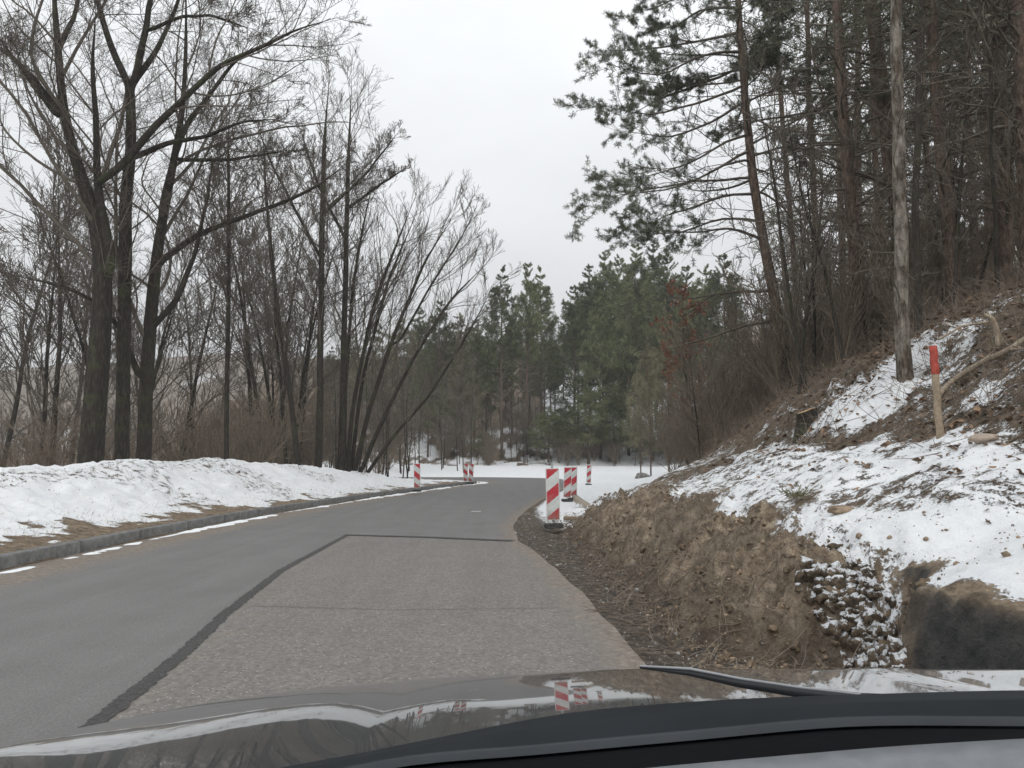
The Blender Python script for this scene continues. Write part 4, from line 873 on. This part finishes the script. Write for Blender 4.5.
# stakes
MWOOD = mat_plain('weathered_wood', (.30, .24, .17), .9, var=.3, scale=20, bump=.004); MRED = mat_plain('red_marker_paint', (.36, .07, .05), .7, var=.35, scale=20)
def stake(label, xb, yb, xt, yt, Y, wpx, redfrac):
    b = hit(xb, yb); Y = b[1]; b[2] -= .05; t = P(xt, yt, Y) - b; root = empty('survey_stake', tuple(b)); tag(root, label, 'stake')
    r = wpx * Y / FPX / 2
    def seg(name, a, c, ra, m):
        n = 7; p = np.linspace(a, c, n); p[1:-1] += np.random.default_rng(3).normal(0, r * .05, (n - 2, 3)); V, q = tubes(p[None], np.full((1, n), ra), 8)
        capi = len(V); V = np.vstack([V, p[-1] + (p[-1] - p[-2]) * .05]); tr_ = [(len(V) - 1 - 8 + i - 0, len(V) - 1 - 8 + (i + 1) % 8, capi) for i in range(8)]
        link(name, mesh_np(name, V, q, tr_, [m], None, True), root)
    k = 1 - redfrac; seg('shaft', np.zeros(3), t * k, r, MWOOD); seg('painted_top', t * k, t, r * 1.06, MRED)
stake('tall wooden survey stake with a red painted top on the right snow slope', 940, 437, 933, 346, 9.2, 7.5, .30)
stake('short distant wooden stake with an orange red top at the crest of the bank', 697, 452, 696, 424, 26, 3.2, .40)
# stump
root_p = hit(806, 428); sx, sy = root_p[0], root_p[1]; root = empty('tree_stump', (sx, sy, hz(sx, sy))); tag(root, 'low sawn tree stump with a pale orange cut face on the right slope', 'stump')
n = 24; a = np.linspace(0, 2 * PI, n, endpoint=False); rr = .17 * (1 + .18 * np.cos(3 * a + 1) + .08 * np.cos(7 * a)); V = []
for k, (s, z) in enumerate([(1.5, -.25), (1.15, 0), (1.0, .12), (.97, .28)]):
    for i in range(n): V.append((rr[i] * s * math.cos(a[i]), rr[i] * s * math.sin(a[i]), z + (.06 * math.cos(a[i]) if k == 3 else 0)))
q = [(k * n + i, k * n + (i + 1) % n, (k + 1) * n + (i + 1) % n, (k + 1) * n + i) for k in range(3) for i in range(n)]
link('bark', mesh_np('bark', V, q, None, [MBARK], None, True), root)
Vt = [(v[0] * .96, v[1] * .96, v[2] + .004) for v in V[-n:]] + [(0, 0, .286)]; link('cut_face', mesh_np('cut_face', Vt, None, [(i, (i + 1) % n, n) for i in range(n)], [mat_plain('sawn_wood', (.46, .30, .17), .8, var=.3)]), root)
# fallen branch and pale broken branch
def stick(name, label, pts, mat, twigs=6, seed=1):
    R = np.random.default_rng(seed); pw = []
    b = hit(*pts[0][:2])
    for x, y, w_, Y in pts:
        h_ = hit(x, y); Yq = h_[1] if name == 'fallen_branch' else b[1]; w3 = P(x, y, min(Yq * .985, b[1] + 1.6)); pw.append((*(w3 - b), w_ * Yq / FPX / 2))
    poly = pw
    st, sr = stem_arr([poly], 14, R, .01); o_ = [(st, sr, 8)]
    if twigs: p, r, _ = sprout(R, st, sr, twigs, .3, .98, (25, 60), .25, 5, .45, .15, .03, .3); o_.append((p, np.maximum(r, .003), 4))
    o = link(name, wood_mesh(name, o_, mat), None, tuple(b)); tag(o, label, 'branch')
MPALE = mat_bark('pale_dead_wood', (.26, .205, .15), (.45, .38, .29))
stick('fallen_branch', 'long bare fallen branch leaning up the slope right of the tall stake', [(938, 398, 5, 9.6), (955, 378, 5.5, 9.9), (975, 366, 6, 10.2), (1010, 350, 6, 10.5), (1040, 328, 5, 10.8)], MPALE, 7, 2)
stick('broken_branch', 'short pale hooked broken branch near the right edge of the slope', [(1000, 345, 7, 11), (996, 330, 6, 11), (992, 318, 5, 11), (984, 314, 4, 11)], MPALE, 2, 3)
stick('broken_branch', 'thin pale stick arching low from the bent hooked branch', [(988, 322, 2.5, 11.3), (960, 326, 2.2, 11.3), (938, 340, 2, 11.3)], MPALE, 3, 4)
# evergreen sprig on the snow
R = np.random.default_rng(9); q_ = hit(798, 500); zz = q_[2]
p = np.zeros((10, 4, 3)); dr = R.normal(0, 1, (10, 3)); dr[:, 2] = .25; dr /= np.linalg.norm(dr, axis=1, keepdims=True); p += dr[:, None] * np.linspace(0, .2, 4)[None, :, None]
Vn, qn = needles(R, p, 26, .06, .006); o = link('pine_sprig', mesh_np('pine_sprig', Vn, qn, None, [MOLIVE]), None, (q_[0], q_[1], zz + .03)); tag(o, 'small olive green sprig poking out of the snow slope', 'plant')

# ------------------------------------------------------------------ beacons
def box_mesh(name, sx, sy, sz, mat, bev=.008, z0=0):
    import bmesh
    bm_ = bmesh.new(); bmesh.ops.create_cube(bm_, size=1); bmesh.ops.scale(bm_, vec=(sx, sy, sz), verts=bm_.verts); bmesh.ops.translate(bm_, vec=(0, 0, z0), verts=bm_.verts)
    if bev: bmesh.ops.bevel(bm_, geom=bm_.edges[:], offset=bev, segments=2, affect='EDGES')
    m = bpy.data.meshes.new(name); bm_.to_mesh(m); bm_.free(); m.materials.append(mat); return m
def cyl_mesh(name, r, h, mat, r2=None, seg=16):
    import bmesh
    bm_ = bmesh.new(); bmesh.ops.create_cone(bm_, cap_ends=True, segments=seg, radius1=r, radius2=r if r2 is None else r2, depth=h)
    m = bpy.data.meshes.new(name); bm_.to_mesh(m); bm_.free(); m.materials.append(mat); return m
MSTR = {1: mat_stripes(1), -1: mat_stripes(-1)}; MRUB = mat_plain('black_rubber', (.055, .055, .055), .85, var=.4, bump=.003); MGREY = mat_plain('grey_plastic', (.33, .36, .35), .5); MBACK = mat_plain('white_board_back', (.62, .63, .62), .5)
def beacon(sign, post=True, lamp=False):
    r = empty('traffic_beacon', (0, 0, 0))
    link('foot_plate', box_mesh('foot_plate', .36, .34, .09, MRUB, .02, .045), r)
    bd = link('board', box_mesh('board', .25, .022, 1.0, MSTR[sign], .008), r, (0, 0, .66))
    link('board_edge', box_mesh('board_edge', .268, .034, 1.018, MBACK, .01), bd, (0, .0085, 0))
    link('post', box_mesh('post', .045, .04, .98 if not lamp else 1.16, MGREY, .006, .60 if not lamp else .69), r, (0, .05, 0))
    return r
bR, bL, bP = beacon(1), beacon(-1), beacon(1, True, True)
BG = 'red and white striped beacon boards round the roadworks'
def setb(o, x, ybase, Y, rz, label, zb=None):
    q = P(x, ybase, Y); z = hz(q[0], q[1]) if zb is None else zb
    o.location = (q[0], q[1], z); tl = math.sin(x * 1.7) ; o.rotation_euler = (math.radians(1.5 * tl), math.radians(1.0 + 1.8 * tl), rz); o['label'] = label; o['category'] = 'traffic beacon'; o['group'] = BG
MB = setb
MB(bP, 553.5, 531, 15.9, .04, 'largest and nearest striped beacon board, with a grey post above its top', .06)
MB(bR, 567, 500, 27.6, .06, 'middle right striped beacon, left one of the two close behind the nearest board', None)
c = clone(bR); MB(c, 573, 499, 28.6, -.02, 'middle right striped beacon, right one of the two close behind the nearest board', None)
c = clone(bR); MB(c, 588.5, 485, 47.5, 0, 'small lone striped beacon standing in the far snow right of the others', None)
MB(bL, 417, 490, 33.5, .05, 'striped beacon standing alone on the left kerb', .12)
c = clone(bL); MB(c, 465.5, 482, 47.5, .25, 'left one of the far beacon pair where the kerb ends', .08)
c = clone(bL); MB(c, 470.5, 482.5, 46.5, -.05, 'right one of the far beacon pair where the kerb ends', .08)
# short curved concrete kerb piece behind the nearest beacon
cp_ = np.array([G(574, 499), G(579, 504), G(586, 510), G(596, 514)]); cc = smooth_path(np.c_[cp_, np.zeros(4)], 10)[:, :3]; base = cc[0].copy(); V = []; k = 4
tt_ = np.gradient(cc[:, :2], axis=0); tt_ /= np.linalg.norm(tt_, axis=1, keepdims=True); nn_ = np.stack([-tt_[:, 1], tt_[:, 0]], 1)
for i in range(10):
    for s, z in ((-.08, -.05), (-.07, .16), (.07, .16), (.08, -.05)): V.append((cc[i, 0] + nn_[i, 0] * s - base[0], cc[i, 1] + nn_[i, 1] * s - base[1], z))
q = [(i * k + j, i * k + j + 1, (i + 1) * k + j + 1, (i + 1) * k + j) for i in range(9) for j in range(3)] + [(0, 1, 2, 3), (36, 39, 38, 37)]
o = link('kerb_stone', mesh_np('kerb_stone', V, q, None, [mat_plain('sandy_concrete', (.34, .29, .23), .9, var=.3, bump=.01)]), None, (base[0], base[1], .03)); tag(o, 'short curved sandy concrete kerb piece behind the nearest beacon', 'kerb')
q0 = P(606, 528, 16.5); b_ = box_mesh('timber_plank', 1.05, .16, .07, MWOOD, .01); o = link('timber_plank', b_, None, (q0[0] - .35, q0[1] - .2, hz(q0[0] - .3, q0[1]) + .06)); o.rotation_euler = (.05, .06, -.12); tag(o, 'muddy plank lying in the dirt right of the nearest beacon', 'plank')

# ------------------------------------------------------------------ the car the picture was taken from
car = empty('car', (0.37, 0.9, 0)); tag(car, 'grey car seen from the driver seat, glossy bonnet and dark dashboard', 'car')
k = M('grey_car_paint'); k.col((.075, .08, .085)); k.b.inputs['Metallic'].default_value = .35; k.b.inputs['Roughness'].default_value = .2; k.b.inputs['Coat Weight'].default_value = 1.0; k.b.inputs['Coat Roughness'].default_value = .02
n = k.noise(3.0, 2, .5, k.co('Object')); k.bump(n, .006, .25); MPAINT = k.m
MDASH = mat_plain('dark_dashboard_vinyl', (.0035, .004, .005), .8, var=.2, scale=60, bump=.0006); MDASH2 = mat_plain('dark_blue_grey_cowl', (.011, .015, .019), .5, var=.15)
MLOW = mat_plain('grey_lower_trim', (.17, .18, .19), .6, var=.12, scale=50, bump=.0006); MTRIM = mat_plain('dash_edge_trim', (.045, .05, .055), .5)
for m_ in (MDASH, MDASH2, MTRIM): [n_ for n_ in m_.node_tree.nodes if n_.type == 'BSDF_PRINCIPLED'][0].inputs['Specular IOR Level'].default_value = .06
def loft(name, rows, mat, parent, sub=1, smooth=True):
    """rows: list of polylines of world points with the same count"""
    A = np.array(rows, float); n, c = A.shape[:2]
    off = np.array(car.location)
    V = (A - off).reshape(-1, 3); i = np.arange(n * c).reshape(n, c); q = np.stack([i[:-1, :-1], i[:-1, 1:], i[1:, 1:], i[1:, :-1]], -1).reshape(-1, 4)
    return link(name, mesh_np(name, V, q, None, [mat], None, smooth), parent)
# bonnet: front lip follows the photo; grid of cross rows from cowl to nose, then down
xs = np.linspace(-60, 1120, 48)
lipy = np.interp(xs, [-60, 0, 100, 200, 300, 430, 540, 640, 800, 1024, 1120], [775, 755, 724, 703, 689, 680, 673, 668, 669, 669, 671])
lipY = np.interp(xs, [-60, 0, 200, 400, 660, 1024, 1120], [1.22, 1.35, 1.70, 1.90, 2.0, 1.95, 1.86])
lip = np.array([P(a, b, c) for a, b, c in zip(xs, lipy, lipY)])
for _ in range(3): lip[1:-1] = .25 * lip[:-2] + .5 * lip[1:-1] + .25 * lip[2:]
rows = []
for s in np.linspace(0, 1, 26):           # 0 cowl -> 1 nose
    yc = .80 + (lip[:, 1] - .80) * s
    zc = (lip[:, 2] + .155 * np.interp(lip[:, 0], [-.9, .3, 1.3], [.9, 1, .9]) * (1 - s ** 1.25))
    crease = .013 * np.exp(-((lip[:, 0] - (.37 - .52)) / .07) ** 2) + .013 * np.exp(-((lip[:, 0] - (.37 + .50)) / .07) ** 2)
    rows.append(np.stack([lip[:, 0] * (1 - .02 * (1 - s)), yc, zc + crease * (1 - s * .6)], 1))
for dy, dz in ((.03, -.008), (.07, -.03), (.11, -.08), (.14, -.18), (.15, -.45)):
    rows.append(lip + np.array([0, dy, dz]))
loft('bonnet', rows, MPAINT, car)
for sgn, i in ((-1, 0), (1, -1)):
    rw = [np.array([r[i] for r in rows[:26]]) + np.array([sgn * a, 0, b]) for a, b in ((0.001, 0), (.03, -.03), (.06, -.12), (.07, -.35), (.06, -.6))]
    loft('fender', rw, MPAINT, car)
# dashboard lofts, from the far edge towards the driver
def pxrow(pts, Y, n=40):
    a = np.array(pts, float); X = np.linspace(a[0, 0], a[-1, 0], n); y_ = np.interp(X, a[:, 0], a[:, 1]); 
    for _ in range(2): y_[1:-1] = .25 * y_[:-2] + .5 * y_[1:-1] + .25 * y_[2:]
    return np.array([P(x, y, Y) for x, y in zip(X, y_)])
e1 = [(-80, 815), (150, 790), (340, 757), (450, 735), (560, 713), (640, 705), (750, 698), (900, 693), (1010, 690), (1120, 690)]
e2 = [(-80, 850), (150, 822), (330, 775), (420, 758), (520, 752), (600, 744), (700, 735), (790, 726), (850, 721), (930, 721), (1024, 722), (1120, 722)]
e3 = [(-80, 900), (340, 820), (600, 773), (650, 768), (760, 758), (900, 746), (1024, 739), (1120, 734)]
A1, A2, A3 = pxrow(e1, .84), pxrow(e2, .70), pxrow(e3, .60)
loft('cowl', [A1 + (0, .04, -.12), A1 + (0, .012, -.012), A1, A1 * .55 + A2 * .45 + (0, 0, .002), A2 + (0, 0, -.0)], MDASH2, car)
loft('dash_edge', [A2 + (0, .006, .0), A2 + (0, .002, .004), A2 + (0, -.004, .0035), A2 + (0, -.008, -.001)], MTRIM, car)
loft('dashboard', [A2 + (0, -.004, -.004), A2 * .7 + A3 * .3 + (0, 0, -.004), A2 * .3 + A3 * .7 + (0, 0, -.006), A3 + (0, .004, -.004)], MDASH, car)
loft('lower_trim', [A3 + (0, .004, -.012), A3 + (0, .001, .0), A3 + (0, -.02, -.002), A3 + (0, -.10, -.035), A3 + (0, -.14, -.09), A3 + (0, -.15, -.3)], MLOW, car)
# passenger wiper resting on the glass foot
def bar(name, pts, mat, r, parent, flat=.5):
    p = np.array(pts) - np.array(car.location); rr2 = np.tile(np.array(r if isinstance(r, (list, tuple)) else [r] * len(p), float), (1, 1)); V, q = tubes(p[None], rr2, 8)
    return link(name, mesh_np(name, V, q, None, [mat], None, True), parent)
MWIP = mat_plain('wiper_black', (.03, .032, .035), .4); MWH = mat_plain('wiper_highlight', (.30, .31, .32), .35)  # second tone is the painted highlight along the wiper
wp_ = [P(640, 667, 1.10), P(690, 673, 1.07), P(740, 683, 1.04), P(800, 692, 1.0), P(860, 699, .96), P(930, 700, .93)]
wb = bar('wiper', wp_, MWIP, [.002, .004, .006, .007, .007, .005], car); bar('wiper_glint', [p + np.array((0, -.003, .006 if i else .002)) for i, p in enumerate(wp_[:5])], MWH, [.0015, .0018, .0018, .0018, .0012], wb)  # thin pale bar on the blade stands in for its glint

# ------------------------------------------------------------------ damp winter air
k = M('winter_haze'); k.t.nodes.remove(k.b); v_ = k.n('ShaderNodeVolumePrincipled'); v_.inputs['Color'].default_value = (.955, .955, .95, 1); v_.inputs['Density'].default_value = 0.0008; v_.inputs['Anisotropy'].default_value = 0.0
k.l(v_.outputs[0], k.out.inputs['Volume'])
hm = box_mesh('haze', 1250, 960, 140, k.m, 0); o = link('haze', hm, None, (-165, 440, 56)); tag(o, kind='stuff'); o['label'] = 'thin grey winter haze over the wood'
